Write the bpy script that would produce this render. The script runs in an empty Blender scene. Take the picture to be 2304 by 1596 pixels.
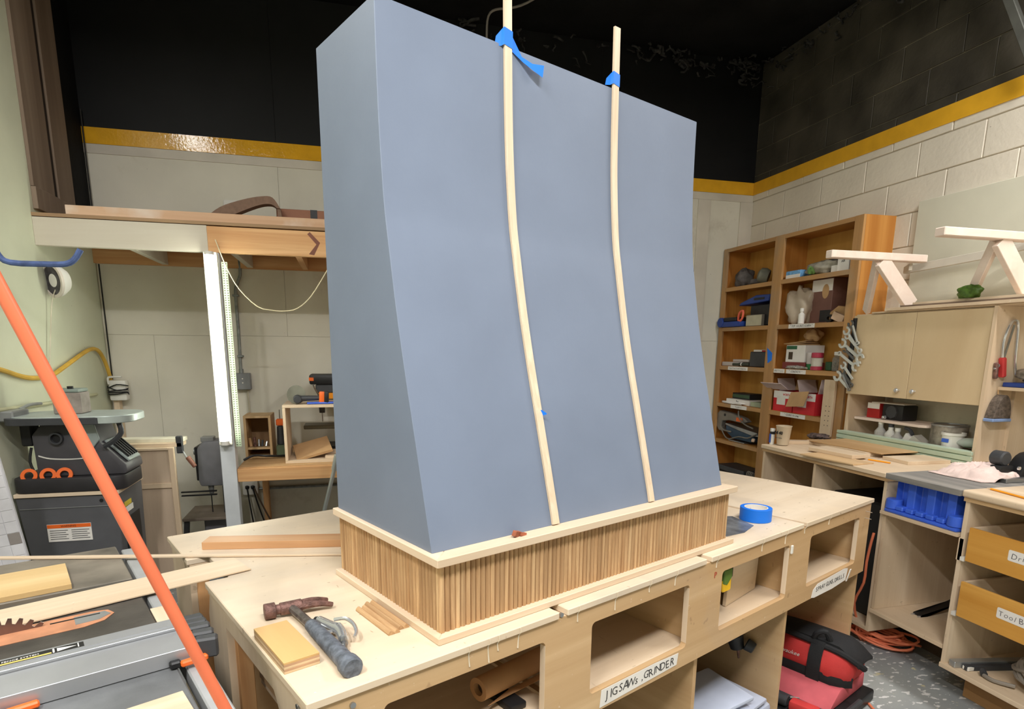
import bpy, bmesh, math, random
from mathutils import Vector, Matrix, Euler
random.seed(7)
SC = bpy.context.scene
COL = SC.collection
R = math.radians
# ------------------------------------------------------------ camera
CAMF, CAMX, CAMY = 1366.47, 1139.66, 1056.74
YAW, PIT, ROL = 0.25429648, 0.19751262, -0.00706893
ANG = 0.42468695                     # bench / hood axes against the room axes
def _cam():
    cy, sy, cp, sp = math.cos(YAW), math.sin(YAW), math.cos(PIT), math.sin(PIT)
    fwd = Vector((sy*cp, cy*cp, -sp)); right = Vector((cy, -sy, 0)); down = fwd.cross(right)
    cr, sr = math.cos(ROL), math.sin(ROL)
    r2 = cr*right + sr*down; d2 = -sr*right + cr*down
    m = Matrix((r2, -d2, -fwd)).transposed().to_4x4()
    m.translation = (0, 0, 1.5)
    cd = bpy.data.cameras.new('camera'); co = bpy.data.objects.new('camera', cd); COL.objects.link(co)
    co.matrix_world = m
    cd.sensor_width = 36; cd.lens = CAMF*36/2304
    cd.shift_x = -(CAMX-1152)/2304; cd.shift_y = (CAMY-798)/2304
    cd.clip_start = .05
    SC.camera = co
_cam()
w = bpy.data.worlds.new('world'); SC.world = w; w.use_nodes = True
w.node_tree.nodes['Background'].inputs[0].default_value = (.5, .5, .5, 1)
w.node_tree.nodes['Background'].inputs[1].default_value = .05
vs = SC.view_settings
vs.view_transform = 'Standard'; vs.look = 'None'; vs.gamma = 1; vs.use_curve_mapping = False
vs.exposure = 0.15
# ceiling lamps: x, y, z, rotation, watts  (fixtures are built further down around them)
LAMPS = [(-1.36, 2.6, 3.565, R(90), 16), (-1.05, -0.15, 3.62, R(90), 72), (2.8, 1.4, 3.65, R(90), 55), (0.6, -0.3, 3.65, 0, 94)]
LAMPCOL = (1.0, .985, .962)
for i, (x, y, z, r, p) in enumerate(LAMPS):
    ld = bpy.data.lights.new('ceiling_lamp_light', 'AREA'); ld.shape = 'RECTANGLE'; ld.size = 1.2; ld.size_y = .14
    ld.energy = p; ld.color = LAMPCOL
    lo = bpy.data.objects.new('ceiling_lamp_light', ld); COL.objects.link(lo); lo.location = (x, y, z-.075); lo.rotation_euler = (0, 0, r)

# ------------------------------------------------------------ materials
def lin(c):
    return tuple(((v/255)/12.92 if v/255 <= .04045 else ((v/255+.055)/1.055)**2.4) for v in c) + (1,)
MATS = {}
def _new(name):
    m = bpy.data.materials.new(name); m.use_nodes = True
    return m, m.node_tree.nodes, m.node_tree.links, m.node_tree.nodes['Principled BSDF']
def _coord(N, L, scale, gen='Object'):
    t = N.new('ShaderNodeTexCoord'); mp = N.new('ShaderNodeMapping'); mp.inputs['Scale'].default_value = scale
    L.new(t.outputs[gen], mp.inputs[0]); return mp
def _ramp(N, stops):
    r = N.new('ShaderNodeValToRGB'); e = r.color_ramp.elements
    while len(e) < len(stops): e.new(.5)
    for k, (p, c) in enumerate(stops): e[k].position = p; e[k].color = c
    return r
def mat(name, c, rough=.6, metal=0., var=.10, scale=9., bump=.0, bscale=60., spec=.4, coat=0.):
    if name in MATS: return MATS[name]
    m, N, L, b = _new(name)
    c = lin(c)
    mp = _coord(N, L, (scale,)*3)
    n = N.new('ShaderNodeTexNoise'); n.inputs['Detail'].default_value = 5; n.inputs['Scale'].default_value = 1
    L.new(mp.outputs[0], n.inputs['Vector'])
    lo = tuple(max(0, v*(1-var*1.6)) for v in c[:3])+(1,); hi = tuple(min(1, v*(1+var)) for v in c[:3])+(1,)
    r = _ramp(N, [(.3, lo), (.7, hi)]); L.new(n.outputs[0], r.inputs[0]); L.new(r.outputs[0], b.inputs['Base Color'])
    b.inputs['Roughness'].default_value = rough; b.inputs['Metallic'].default_value = metal
    b.inputs['Specular IOR Level'].default_value = spec
    if coat: b.inputs['Coat Weight'].default_value = coat
    if bump:
        n2 = N.new('ShaderNodeTexNoise'); n2.inputs['Scale'].default_value = bscale; n2.inputs['Detail'].default_value = 4
        mp2 = _coord(N, L, (1, 1, 1)); L.new(mp2.outputs[0], n2.inputs['Vector'])
        bp = N.new('ShaderNodeBump'); bp.inputs['Strength'].default_value = bump; bp.inputs['Distance'].default_value = .004
        L.new(n2.outputs[0], bp.inputs['Height']); L.new(bp.outputs[0], b.inputs['Normal'])
    MATS[name] = m; return m
def wood(name, c1, c2, axis='x', scale=14., rough=.55, rnd=.0, bump=.12, stretch=.05, dust=None, specks=0.):
    key = name+'_'+axis
    if key in MATS: return MATS[key]
    m, N, L, b = _new(key)
    s = [scale]*3; s['xyz'.index(axis)] = scale*stretch
    mp = _coord(N, L, s)
    info = N.new('ShaderNodeObjectInfo')
    add = N.new('ShaderNodeVectorMath'); add.operation = 'ADD'
    sc = N.new('ShaderNodeVectorMath'); sc.operation = 'SCALE'; sc.inputs['Scale'].default_value = 37.
    comb = N.new('ShaderNodeCombineXYZ')
    for k in range(3): L.new(info.outputs['Random'], comb.inputs[k])
    L.new(comb.outputs[0], sc.inputs[0]); L.new(mp.outputs[0], add.inputs[0]); L.new(sc.outputs[0], add.inputs[1])
    n = N.new('ShaderNodeTexNoise'); n.inputs['Scale'].default_value = 1.; n.inputs['Detail'].default_value = 8; n.inputs['Roughness'].default_value = .62; n.inputs['Distortion'].default_value = .6
    L.new(add.outputs[0], n.inputs['Vector'])
    r = _ramp(N, [(.32, lin(c2)), (.52, lin(tuple((a+bb)/2 for a, bb in zip(c1, c2)))), (.66, lin(c1))])
    L.new(n.outputs[0], r.inputs[0])
    out = r.outputs[0]
    if rnd:
        hs = N.new('ShaderNodeHueSaturation'); ma = N.new('ShaderNodeMapRange'); ma.inputs['To Min'].default_value = 1-rnd; ma.inputs['To Max'].default_value = 1+rnd
        L.new(info.outputs['Random'], ma.inputs[0]); L.new(ma.outputs[0], hs.inputs['Value']); L.new(out, hs.inputs['Color']); out = hs.outputs[0]
    if dust:
        mp3 = _coord(N, L, (3.1, 3.1, 3.1)); n3 = N.new('ShaderNodeTexNoise'); n3.inputs['Scale'].default_value = 1; n3.inputs['Detail'].default_value = 6
        L.new(mp3.outputs[0], n3.inputs['Vector'])
        rr = _ramp(N, [(.50, (0, 0, 0, 1)), (.72, (1, 1, 1, 1))]); L.new(n3.outputs[0], rr.inputs[0])
        mx = N.new('ShaderNodeMix'); mx.data_type = 'RGBA'; L.new(rr.outputs[0], mx.inputs[0]); L.new(out, mx.inputs[6]); mx.inputs[7].default_value = lin(dust); out = mx.outputs[2]
    if specks:
        def layer(out, scl, sp, thr, colr, amt):
            mp4 = _coord(N, L, scl); v = N.new('ShaderNodeTexNoise'); v.inputs['Scale'].default_value = sp; v.inputs['Detail'].default_value = 3; L.new(mp4.outputs[0], v.inputs['Vector'])
            rr4 = _ramp(N, [(thr, (0, 0, 0, 1)), (thr+.035, (amt,)*3+(1,))]); L.new(v.outputs[0], rr4.inputs[0])
            mx4 = N.new('ShaderNodeMix'); mx4.data_type = 'RGBA'; L.new(rr4.outputs[0], mx4.inputs[0]); L.new(out, mx4.inputs[6]); mx4.inputs[7].default_value = lin(colr); return mx4.outputs[2]
        out = layer(out, (1, 3.2, 1), 26, .70, (132, 104, 76), specks)
        out = layer(out, (3.5, 1, 1), 17, .71, (158, 128, 96), specks*.8)
        out = layer(out, (1, 1, 1), 60, .72, (242, 234, 220), specks)
        out = layer(out, (1, 1, 1), 2.2, .60, (176, 160, 146), specks*.35)
    L.new(out, b.inputs['Base Color'])
    b.inputs['Roughness'].default_value = rough; b.inputs['Specular IOR Level'].default_value = .3
    if bump:
        bp = N.new('ShaderNodeBump'); bp.inputs['Strength'].default_value = bump; bp.inputs['Distance'].default_value = .002
        L.new(n.outputs[0], bp.inputs['Height']); L.new(bp.outputs[0], b.inputs['Normal'])
    MATS[key] = m; return m
def emis(name, c, s):
    if name in MATS: return MATS[name]
    m, N, L, b = _new(name)
    b.inputs['Base Color'].default_value = c+(1,); b.inputs['Emission Color'].default_value = c+(1,); b.inputs['Emission Strength'].default_value = s
    MATS[name] = m; return m
def clear(name, c, rough=.15, alpha=.35):
    if name in MATS: return MATS[name]
    m, N, L, b = _new(name)
    b.inputs['Base Color'].default_value = lin(c); b.inputs['Roughness'].default_value = rough; b.inputs['Alpha'].default_value = alpha
    n = N.new('ShaderNodeTexNoise'); n.inputs['Scale'].default_value = 30; bp = N.new('ShaderNodeBump'); bp.inputs['Strength'].default_value = .15
    L.new(n.outputs[0], bp.inputs['Height']); L.new(bp.outputs[0], b.inputs['Normal'])
    MATS[name] = m; return m
def painted_wall(name, low, high, zlo, zhi, stripe=None, rough=.6, bump=.35, bscale=45., stain=(120, 95, 60), stain_amt=.5, gloss_hi=.45):
    """wall paint: one coat below zlo, a stripe between, another coat above zhi (paint heights in the room)"""
    m, N, L, b = _new(name)
    g = N.new('ShaderNodeNewGeometry'); sep = N.new('ShaderNodeSeparateXYZ'); L.new(g.outputs['Position'], sep.inputs[0])
    def noisy(c, v, sc):
        n = N.new('ShaderNodeTexNoise'); n.inputs['Scale'].default_value = sc; n.inputs['Detail'].default_value = 7; L.new(g.outputs['Position'], n.inputs['Vector'])
        r = _ramp(N, [(.3, tuple(max(0, a*(1-v)) for a in lin(c)[:3])+(1,)), (.7, tuple(a*(1+v*.6) for a in lin(c)[:3])+(1,))]); L.new(n.outputs[0], r.inputs[0]); return r.outputs[0]
    lo = noisy(low, .10, 2.2); hi = noisy(high, .5, 3.5)
    # stains
    n = N.new('ShaderNodeTexNoise'); n.inputs['Scale'].default_value = 1.3; n.inputs['Detail'].default_value = 9; n.inputs['Roughness'].default_value = .7; L.new(g.outputs['Position'], n.inputs['Vector'])
    rr = _ramp(N, [(.60, (0, 0, 0, 1)), (.80, (stain_amt,)*3+(1,))]); L.new(n.outputs[0], rr.inputs[0])
    mx = N.new('ShaderNodeMix'); mx.data_type = 'RGBA'; L.new(rr.outputs[0], mx.inputs[0]); L.new(lo, mx.inputs[6]); mx.inputs[7].default_value = lin(stain); lo = mx.outputs[2]
    # fine specks
    v = N.new('ShaderNodeTexVoronoi'); v.inputs['Scale'].default_value = 14; L.new(g.outputs['Position'], v.inputs['Vector'])
    r2 = _ramp(N, [(.02, (1, 1, 1, 1)), (.05, (0, 0, 0, 1))]); L.new(v.outputs['Distance'], r2.inputs[0])
    n5 = N.new('ShaderNodeTexNoise'); n5.inputs['Scale'].default_value = 2.5; L.new(g.outputs['Position'], n5.inputs['Vector'])
    r5 = _ramp(N, [(.55, (0, 0, 0, 1)), (.6, (.7, .7, .7, 1))]); L.new(n5.outputs[0], r5.inputs[0])
    mul = N.new('ShaderNodeMath'); mul.operation = 'MULTIPLY'; L.new(r2.outputs[0], mul.inputs[0]); L.new(r5.outputs[0], mul.inputs[1])
    mx = N.new('ShaderNodeMix'); mx.data_type = 'RGBA'; L.new(mul.outputs[0], mx.inputs[0]); L.new(lo, mx.inputs[6]); mx.inputs[7].default_value = lin((70, 62, 52)); lo = mx.outputs[2]
    def above(z):
        c = N.new('ShaderNodeMath'); c.operation = 'GREATER_THAN'; L.new(sep.outputs[2], c.inputs[0]); c.inputs[1].default_value = z; return c.outputs[0]
    col = lo; a1 = above(zlo); a2 = above(zhi)
    if stripe:
        mx = N.new('ShaderNodeMix'); mx.data_type = 'RGBA'; L.new(a1, mx.inputs[0]); L.new(col, mx.inputs[6]); mx.inputs[7].default_value = lin(stripe); col = mx.outputs[2]
    mx = N.new('ShaderNodeMix'); mx.data_type = 'RGBA'; L.new(a2, mx.inputs[0]); L.new(col, mx.inputs[6]); L.new(hi, mx.inputs[7]); col = mx.outputs[2]
    L.new(col, b.inputs['Base Color']); b.inputs['Roughness'].default_value = rough; b.inputs['Specular IOR Level'].default_value = .3
    n6 = N.new('ShaderNodeTexNoise'); n6.inputs['Scale'].default_value = bscale; n6.inputs['Detail'].default_value = 5; L.new(g.outputs['Position'], n6.inputs['Vector'])
    bp = N.new('ShaderNodeBump'); bp.inputs['Strength'].default_value = bump; bp.inputs['Distance'].default_value = .004; L.new(n6.outputs[0], bp.inputs['Height']); L.new(bp.outputs[0], b.inputs['Normal'])
    MATS[name] = m; return m

# ------------------------------------------------------------ geometry helpers
ORG = {}
class B:
    def __init__(s): s.v = []; s.f = []
    def _add(s, vs, fs):
        o = len(s.v); s.v += [tuple(p) for p in vs]; s.f += [tuple(i+o for i in f) for f in fs]; return s
    def box(s, x0, x1, y0, y1, z0, z1):
        vs = [(x, y, z) for z in (z0, z1) for y in (y0, y1) for x in (x0, x1)]
        return s._add(vs, [(0, 2, 3, 1), (4, 5, 7, 6), (0, 1, 5, 4), (2, 6, 7, 3), (0, 4, 6, 2), (1, 3, 7, 5)])
    def obox(s, c, size, rot=(0, 0, 0)):
        m = Euler(rot).to_matrix(); hx, hy, hz = size[0]/2, size[1]/2, size[2]/2
        vs = [m @ Vector((x, y, z)) + Vector(c) for z in (-hz, hz) for y in (-hy, hy) for x in (-hx, hx)]
        return s._add(vs, [(0, 2, 3, 1), (4, 5, 7, 6), (0, 1, 5, 4), (2, 6, 7, 3), (0, 4, 6, 2), (1, 3, 7, 5)])
    def bar(s, p0, p1, w, h, up=(0, 0, 1)):
        p0, p1 = Vector(p0), Vector(p1); d = (p1-p0).normalized(); u = Vector(up)
        if abs(d.dot(u)) > .98: u = Vector((1, 0, 0))
        sx = d.cross(u).normalized()*w/2; sz = sx.cross(d).normalized()*h/2
        vs = [p+a*sx+b*sz for p in (p0, p1) for b in (-1, 1) for a in (-1, 1)]
        return s._add(vs, [(0, 2, 3, 1), (4, 5, 7, 6), (0, 1, 5, 4), (2, 6, 7, 3), (0, 4, 6, 2), (1, 3, 7, 5)])
    def cyl(s, p0, p1, r0, r1=None, n=14, ry=1.):
        p0, p1 = Vector(p0), Vector(p1); r1 = r0 if r1 is None else r1
        d = (p1-p0).normalized(); u = Vector((0, 0, 1)) if abs(d.z) < .95 else Vector((1, 0, 0))
        a = d.cross(u).normalized(); bb = d.cross(a)
        vs = [p+a*(r*math.cos(t))+bb*(r*ry*math.sin(t)) for p, r in ((p0, r0), (p1, r1)) for t in (2*math.pi*k/n for k in range(n))]
        fs = [(k, (k+1) % n, n+(k+1) % n, n+k) for k in range(n)]+[tuple(range(n-1, -1, -1)), tuple(range(n, 2*n))]
        return s._add(vs, fs)
    def ring(s, c, axis, r, rin, h, n=20):
        c, d = Vector(c), Vector(axis).normalized(); u = Vector((0, 0, 1)) if abs(d.z) < .95 else Vector((1, 0, 0))
        a = d.cross(u).normalized(); bb = d.cross(a)
        vs = []
        for rr, hh in ((r, -h/2), (r, h/2), (rin, h/2), (rin, -h/2)):
            vs += [c+d*hh+a*(rr*math.cos(2*math.pi*k/n))+bb*(rr*math.sin(2*math.pi*k/n)) for k in range(n)]
        fs = [(q*n+k, q*n+(k+1) % n, ((q+1) % 4)*n+(k+1) % n, ((q+1) % 4)*n+k) for q in range(4) for k in range(n)]
        return s._add(vs, fs)
    def tube(s, pts, r, n=8, smooth=3, closed=False):
        P = [Vector(p) for p in pts]
        if smooth and len(P) > 2:
            Q = []; m = len(P)
            rng = m if closed else m-1
            for i in range(rng):
                g = (lambda k: P[k % m]) if closed else (lambda k: P[max(0, min(m-1, k))])
                a, b_, c, d = g(i-1), g(i), g(i+1), g(i+2)
                for k in range(smooth):
                    t = k/smooth
                    Q.append(.5*((2*b_)+(c-a)*t+(2*a-5*b_+4*c-d)*t*t+(3*b_-a-3*c+d)*t**3))
            if not closed: Q.append(P[-1])
            P = Q
        m = len(P); rs = r if isinstance(r, (list, tuple)) else None
        nor = None; vs = []
        for i, p in enumerate(P):
            d = ((P[(i+1) % m]-P[i-1]) if closed else (P[min(m-1, i+1)]-P[max(0, i-1)])).normalized()
            if nor is None: nor = d.cross(Vector((0, 0, 1)) if abs(d.z) < .9 else Vector((1, 0, 0))).normalized()
            else: nor = (nor-d*nor.dot(d)).normalized()
            bi = d.cross(nor); rr = r if rs is None else rs[0]+(rs[1]-rs[0])*i/(m-1)
            vs += [p+nor*(rr*math.cos(2*math.pi*k/n))+bi*(rr*math.sin(2*math.pi*k/n)) for k in range(n)]
        fs = [(i*n+k, i*n+(k+1) % n, ((i+1) % m)*n+(k+1) % n, ((i+1) % m)*n+k) for i in range(m if closed else m-1) for k in range(n)]
        if not closed: fs += [tuple(range(n-1, -1, -1)), tuple((m-1)*n+k for k in range(n))]
        return s._add(vs, fs)
    def lathe(s, prof, c, axis=(0, 0, 1), n=24):
        c, d = Vector(c), Vector(axis).normalized(); u = Vector((0, 0, 1)) if abs(d.z) < .95 else Vector((1, 0, 0))
        a = d.cross(u).normalized(); bb = d.cross(a); m = len(prof)
        vs = [c+d*h+a*(r*math.cos(2*math.pi*k/n))+bb*(r*math.sin(2*math.pi*k/n)) for r, h in prof for k in range(n)]
        fs = [(i*n+k, i*n+(k+1) % n, (i+1)*n+(k+1) % n, (i+1)*n+k) for i in range(m-1) for k in range(n)]
        if prof[0][0] > 1e-4: fs.append(tuple(range(n-1, -1, -1)))
        if prof[-1][0] > 1e-4: fs.append(tuple((m-1)*n+k for k in range(n)))
        return s._add(vs, fs)
    def prism(s, poly, plane, d0, d1):
        n = len(poly)
        mk = {'xy': lambda a, b, d: (a, b, d), 'xz': lambda a, b, d: (a, d, b), 'yz': lambda a, b, d: (d, a, b)}[plane]
        vs = [mk(a, b, d0) for a, b in poly]+[mk(a, b, d1) for a, b in poly]
        return s._add(vs, [tuple(range(n)), tuple(range(2*n-1, n-1, -1))]+[(k, n+k, n+(k+1) % n, (k+1) % n) for k in range(n)])
    def grid(s, fn, nu, nv, thick=0.):
        vs = [Vector(fn(i/nu, j/nv)) for j in range(nv+1) for i in range(nu+1)]
        fs = [(j*(nu+1)+i, j*(nu+1)+i+1, (j+1)*(nu+1)+i+1, (j+1)*(nu+1)+i) for j in range(nv) for i in range(nu)]
        if thick:
            o = len(vs); vs2 = [p-Vector((0, 0, thick)) for p in vs]; vs += vs2
            fs += [tuple(o+k for k in reversed(f)) for f in fs[:nu*nv]]
            W = nu+1
            for i in range(nu): fs += [(i, o+i, o+i+1, i+1), (nv*W+i+1, o+nv*W+i+1, o+nv*W+i, nv*W+i)]
            for j in range(nv): fs += [((j+1)*W, o+(j+1)*W, o+j*W, j*W), (j*W+nu, o+j*W+nu, o+(j+1)*W+nu, (j+1)*W+nu)]
        return s._add(vs, fs)
    def plate(s, outer, holes, plane, d0, d1):
        """flat board with cut-outs, sides included"""
        cu = bpy.data.curves.new('t', 'CURVE'); cu.dimensions = '2D'; cu.fill_mode = 'BOTH'; cu.extrude = abs(d1-d0)/2
        for poly in [outer]+holes:
            sp = cu.splines.new('POLY'); sp.points.add(len(poly)-1); sp.use_cyclic_u = True
            for p, (a, b) in zip(sp.points, poly): p.co = (a, b, 0, 1)
        o = bpy.data.objects.new('t', cu); me = bpy.data.meshes.new_from_object(o)
        mid = (d0+d1)/2
        mk = {'xy': lambda a, b, d: (a, b, d), 'xz': lambda a, b, d: (a, d, b), 'yz': lambda a, b, d: (d, a, b)}[plane]
        s._add([mk(v.co.x, v.co.y, v.co.z+mid) for v in me.vertices], [tuple(p.vertices) for p in me.polygons])
        bpy.data.objects.remove(o); bpy.data.curves.remove(cu); bpy.data.meshes.remove(me); return s
    def text(s, body, size, o, ex, ey, depth=.0006, bold=0., shear=0.):
        cu = bpy.data.curves.new('t', 'FONT'); cu.body = body; cu.size = size; cu.extrude = depth/2; cu.offset = bold; cu.shear = shear; cu.resolution_u = 2
        cu.align_x = 'CENTER'; cu.align_y = 'CENTER'
        ob = bpy.data.objects.new('t', cu); me = bpy.data.meshes.new_from_object(ob)
        ex, ey, o = Vector(ex).normalized(), Vector(ey).normalized(), Vector(o); ez = ex.cross(ey)
        s._add([o+ex*v.co.x+ey*v.co.y+ez*(v.co.z+depth/2) for v in me.vertices], [tuple(p.vertices) for p in me.polygons])
        bpy.data.objects.remove(ob); bpy.data.curves.remove(cu); bpy.data.meshes.remove(me); return s
    def hand(s, body, size, o, ex, ey, seed=1, depth=.0006, pitch=.62, slant=0.):
        """marker handwriting: every letter set on its own, a little uneven"""
        rg = random.Random(seed); ex, ey, o = Vector(ex).normalized(), Vector(ey).normalized(), Vector(o)
        wd = [size*pitch*(.45 if c in " ,.'il\"I" else 1.) for c in body]; x = -sum(wd)/2
        for c, w_ in zip(body, wd):
            if c != ' ':
                r = rg.uniform(-.10, .10); px = x+w_/2
                s.text(c, size*rg.uniform(.92, 1.08), o+ex*px+ey*(rg.uniform(-.04, .04)*size+px*slant), ex*math.cos(r)+ey*math.sin(r), ey*math.cos(r)-ex*math.sin(r), depth, -size*.012, rg.uniform(-.1, .15))
            x += w_
        return s
    def xf(s, mtx):
        s.v = [tuple(mtx @ Vector(p)) for p in s.v]; return s
    def mesh(s, name, m, org=(0, 0, 0), smooth=True, bevel=0., seg=1, ang=32):
        me = bpy.data.meshes.new(name)
        bm = bmesh.new()
        V = [bm.verts.new((p[0]-org[0], p[1]-org[1], p[2]-org[2])) for p in s.v]
        for f in s.f:
            try: bm.faces.new([V[i] for i in f])
            except ValueError: pass
        bmesh.ops.remove_doubles(bm, verts=bm.verts, dist=1e-6)
        bmesh.ops.recalc_face_normals(bm, faces=bm.faces)
        if bevel:
            ed = [e for e in bm.edges if len(e.link_faces) == 2 and e.calc_face_angle(0) > .6]
            bmesh.ops.bevel(bm, geom=ed, offset=bevel, segments=seg, affect='EDGES', profile=.5, clamp_overlap=True)
        bm.to_mesh(me); bm.free()
        me.materials.append(m)
        if smooth:
            me.polygons.foreach_set('use_smooth', [True]*len(me.polygons))
            me.set_sharp_from_angle(angle=R(ang))
        return me
    def build(s, name, m, parent=None, **k):
        """a part: a mesh under its thing (or under a part), in its thing's coordinates"""
        org = ORG.get(parent.name, (0, 0, 0)) if parent else (0, 0, 0)
        lab = k.pop('label', None); kind = k.pop('kind', None)
        o = bpy.data.objects.new(name, s.mesh(name, m, org, **k)); COL.objects.link(o)
        if parent: o.parent = parent; ORG[o.name] = org
        if lab: o['label'] = lab
        if kind: o['kind'] = kind
        return o
    def thing(s, name, m, label, cat, org, frame='w', group=None, **k):
        """a thing made of a single mesh"""
        o = bpy.data.objects.new(name, s.mesh(name, m, org, **k)); COL.objects.link(o); _place(o, org, frame)
        o['label'] = label; o['category'] = cat
        if group: o['group'] = group
        ORG[o.name] = org; return o
def _place(o, org, frame):
    if frame == 'h':
        c, s_ = math.cos(ANG), math.sin(ANG)
        o.location = (org[0]*c-org[1]*s_, org[0]*s_+org[1]*c, org[2]); o.rotation_euler = (0, 0, ANG)
    else: o.location = org
def thing(name, label, cat, org, frame='w', group=None):
    o = bpy.data.objects.new(name, None); COL.objects.link(o); o.empty_display_size = .05; _place(o, org, frame)
    o['label'] = label; o['category'] = cat
    if group: o['group'] = group
    ORG[o.name] = org; return o
def struct(o):
    o['kind'] = 'structure'; return o
def share(src, parent, loc, name=None, rot=None):
    o = bpy.data.objects.new(name or src.name.split('.')[0], src.data); COL.objects.link(o); o.parent = parent; o.location = loc
    if rot: o.rotation_euler = rot
    return o
def rrect(x0, x1, y0, y1, r, n=4):
    out = []
    for cx, cy, a0 in ((x1-r, y0+r, -90), (x1-r, y1-r, 0), (x0+r, y1-r, 90), (x0+r, y0+r, 180)):
        out += [(cx+r*math.cos(R(a0+90*k/n)), cy+r*math.sin(R(a0+90*k/n))) for k in range(n+1)]
    return out
def rect(x0, x1, y0, y1): return [(x0, y0), (x1, y0), (x1, y1), (x0, y1)]
def circ(cx, cy, r, n=16, ry=None): return [(cx+r*math.cos(2*math.pi*k/n), cy+(ry or r)*math.sin(2*math.pi*k/n)) for k in range(n)]
# shared materials
BIR = lambda a='x': wood('birch_ply', (226, 205, 178), (206, 181, 151), a, 9, .5, specks=.3)
APR = lambda a='x': wood('amber_ply', (212, 180, 138), (188, 152, 110), a, 7, .5, specks=.35)
PINE = lambda a='x': wood('pine', (226, 182, 132), (196, 142, 92), a, 16, .55)
MAPLE = lambda a='x': wood('maple', (226, 206, 182), (210, 186, 158), a, 18, .5)
OAK = lambda a='z': wood('oak', (208, 173, 130), (164, 126, 88), a, 55, .5, rnd=.13, stretch=.06)
SHELFW = lambda a='x': wood('orange_ply', (205, 145, 75), (176, 112, 48), a, 9, .45)
SHELFD = lambda a='x': wood('dusty_face_frame', (196, 150, 96), (160, 120, 78), a, 9, .6, dust=(165, 140, 112))
WHITE = mat('white_paint', (225, 222, 214), .5, var=.05)
PINKW = wood('whitewood', (240, 225, 212), (230, 208, 194), 'y', 10, .55)
BLACK = mat('black_plastic', (28, 28, 30), .45, var=.2)
DGREY = mat('dark_grey_plastic', (62, 63, 66), .5, var=.15, bump=.1)
GREY = mat('grey_metal', (150, 152, 152), .4, .4, var=.1)
CHROME = mat('chrome', (214, 216, 218), .18, .78, var=.05)
STEEL = mat('steel', (170, 172, 174), .32, .9, var=.12)
ALU = mat('brushed_aluminium', (178, 180, 184), .38, .6, var=.05)
ORANGE = mat('orange_plastic', (238, 108, 40), .4, var=.06)
BLUE = mat('blue_plastic', (62, 102, 216), .35, var=.10)
TAPE = mat('blue_tape', (20, 118, 232), .55, var=.05)
RED = mat('red_fabric', (205, 60, 58), .75, var=.12, bump=.2, bscale=200)
PAPER = mat('white_paper', (232, 228, 222), .7, var=.03)
CARD = mat('brown_cardboard', (190, 152, 108), .75, var=.07)
INK = mat('black_ink', (30, 28, 28), .7, var=.0)
RUST = mat('rusty_iron', (128, 96, 88), .6, .5, var=.35, scale=60, bump=.5, bscale=220)
# ============================================================ the room
XL, XR, YB, YF, ZC = -1.631, 3.459, 4.9, -3.6, 3.83
def floor_mat():
    m, N, L, b = _new('worn_floor_paint')
    mp = _coord(N, L, (1, 1, 1))
    n = N.new('ShaderNodeTexNoise'); n.inputs['Scale'].default_value = 1.6; n.inputs['Detail'].default_value = 6; L.new(mp.outputs[0], n.inputs['Vector'])
    base = _ramp(N, [(.35, lin((126, 130, 134))), (.65, lin((160, 162, 158)))]); L.new(n.outputs[0], base.inputs[0])
    mp2 = _coord(N, L, (24, 40, 1)); n2 = N.new('ShaderNodeTexNoise'); n2.inputs['Scale'].default_value = 1; n2.inputs['Detail'].default_value = 4; L.new(mp2.outputs[0], n2.inputs['Vector'])
    r2 = _ramp(N, [(.59, (0, 0, 0, 1)), (.63, (1, 1, 1, 1))]); L.new(n2.outputs[0], r2.inputs[0])
    mx = N.new('ShaderNodeMix'); mx.data_type = 'RGBA'; L.new(r2.outputs[0], mx.inputs[0]); L.new(base.outputs[0], mx.inputs[6]); mx.inputs[7].default_value = lin((215, 213, 210))
    mp3 = _coord(N, L, (9, 14, 1)); n3 = N.new('ShaderNodeTexNoise'); n3.inputs['Scale'].default_value = 1; n3.inputs['Detail'].default_value = 5; L.new(mp3.outputs[0], n3.inputs['Vector'])
    r3 = _ramp(N, [(.66, (0, 0, 0, 1)), (.69, (1, 1, 1, 1))]); L.new(n3.outputs[0], r3.inputs[0])
    mx2 = N.new('ShaderNodeMix'); mx2.data_type = 'RGBA'; L.new(r3.outputs[0], mx2.inputs[0]); L.new(mx.outputs[2], mx2.inputs[6]); mx2.inputs[7].default_value = lin((198, 188, 150))
    L.new(mx2.outputs[2], b.inputs['Base Color']); b.inputs['Roughness'].default_value = .55
    return m
struct(B().box(XL-.2, XR+.2, YF-.2, YB+.2, -.1, 0).build('floor', floor_mat(), smooth=False))
BLK = mat('black_ceiling', (17, 17, 18), .8, var=.5, scale=3, bump=.4, bscale=30, spec=.2)
ceil = struct(B().box(XL-.2, XR+.2, YF-.2, YB+.2, ZC, ZC+.1).build('ceiling', BLK, smooth=False))
WB = painted_wall('back_wall_paint', (216, 211, 196), (11, 11, 12), 2.804, 2.904, stripe=(214, 158, 38), bump=.15, bscale=20)
WL = painted_wall('left_wall_paint', (208, 210, 186), (205, 203, 180), 9, 10, bump=.2, bscale=25, stain=(150, 140, 100), stain_amt=.35)
WR = painted_wall('block_wall_paint', (218, 208, 192), (70, 65, 56), 2.804, 2.904, stripe=(216, 160, 40), bump=.5, bscale=38, stain=(160, 140, 110), stain_amt=.3)
wb = struct(B().box(XL-.2, XR+.2, YB+.012, YB+.2, 0, ZC).build('wall_back', WB, smooth=False))
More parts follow.
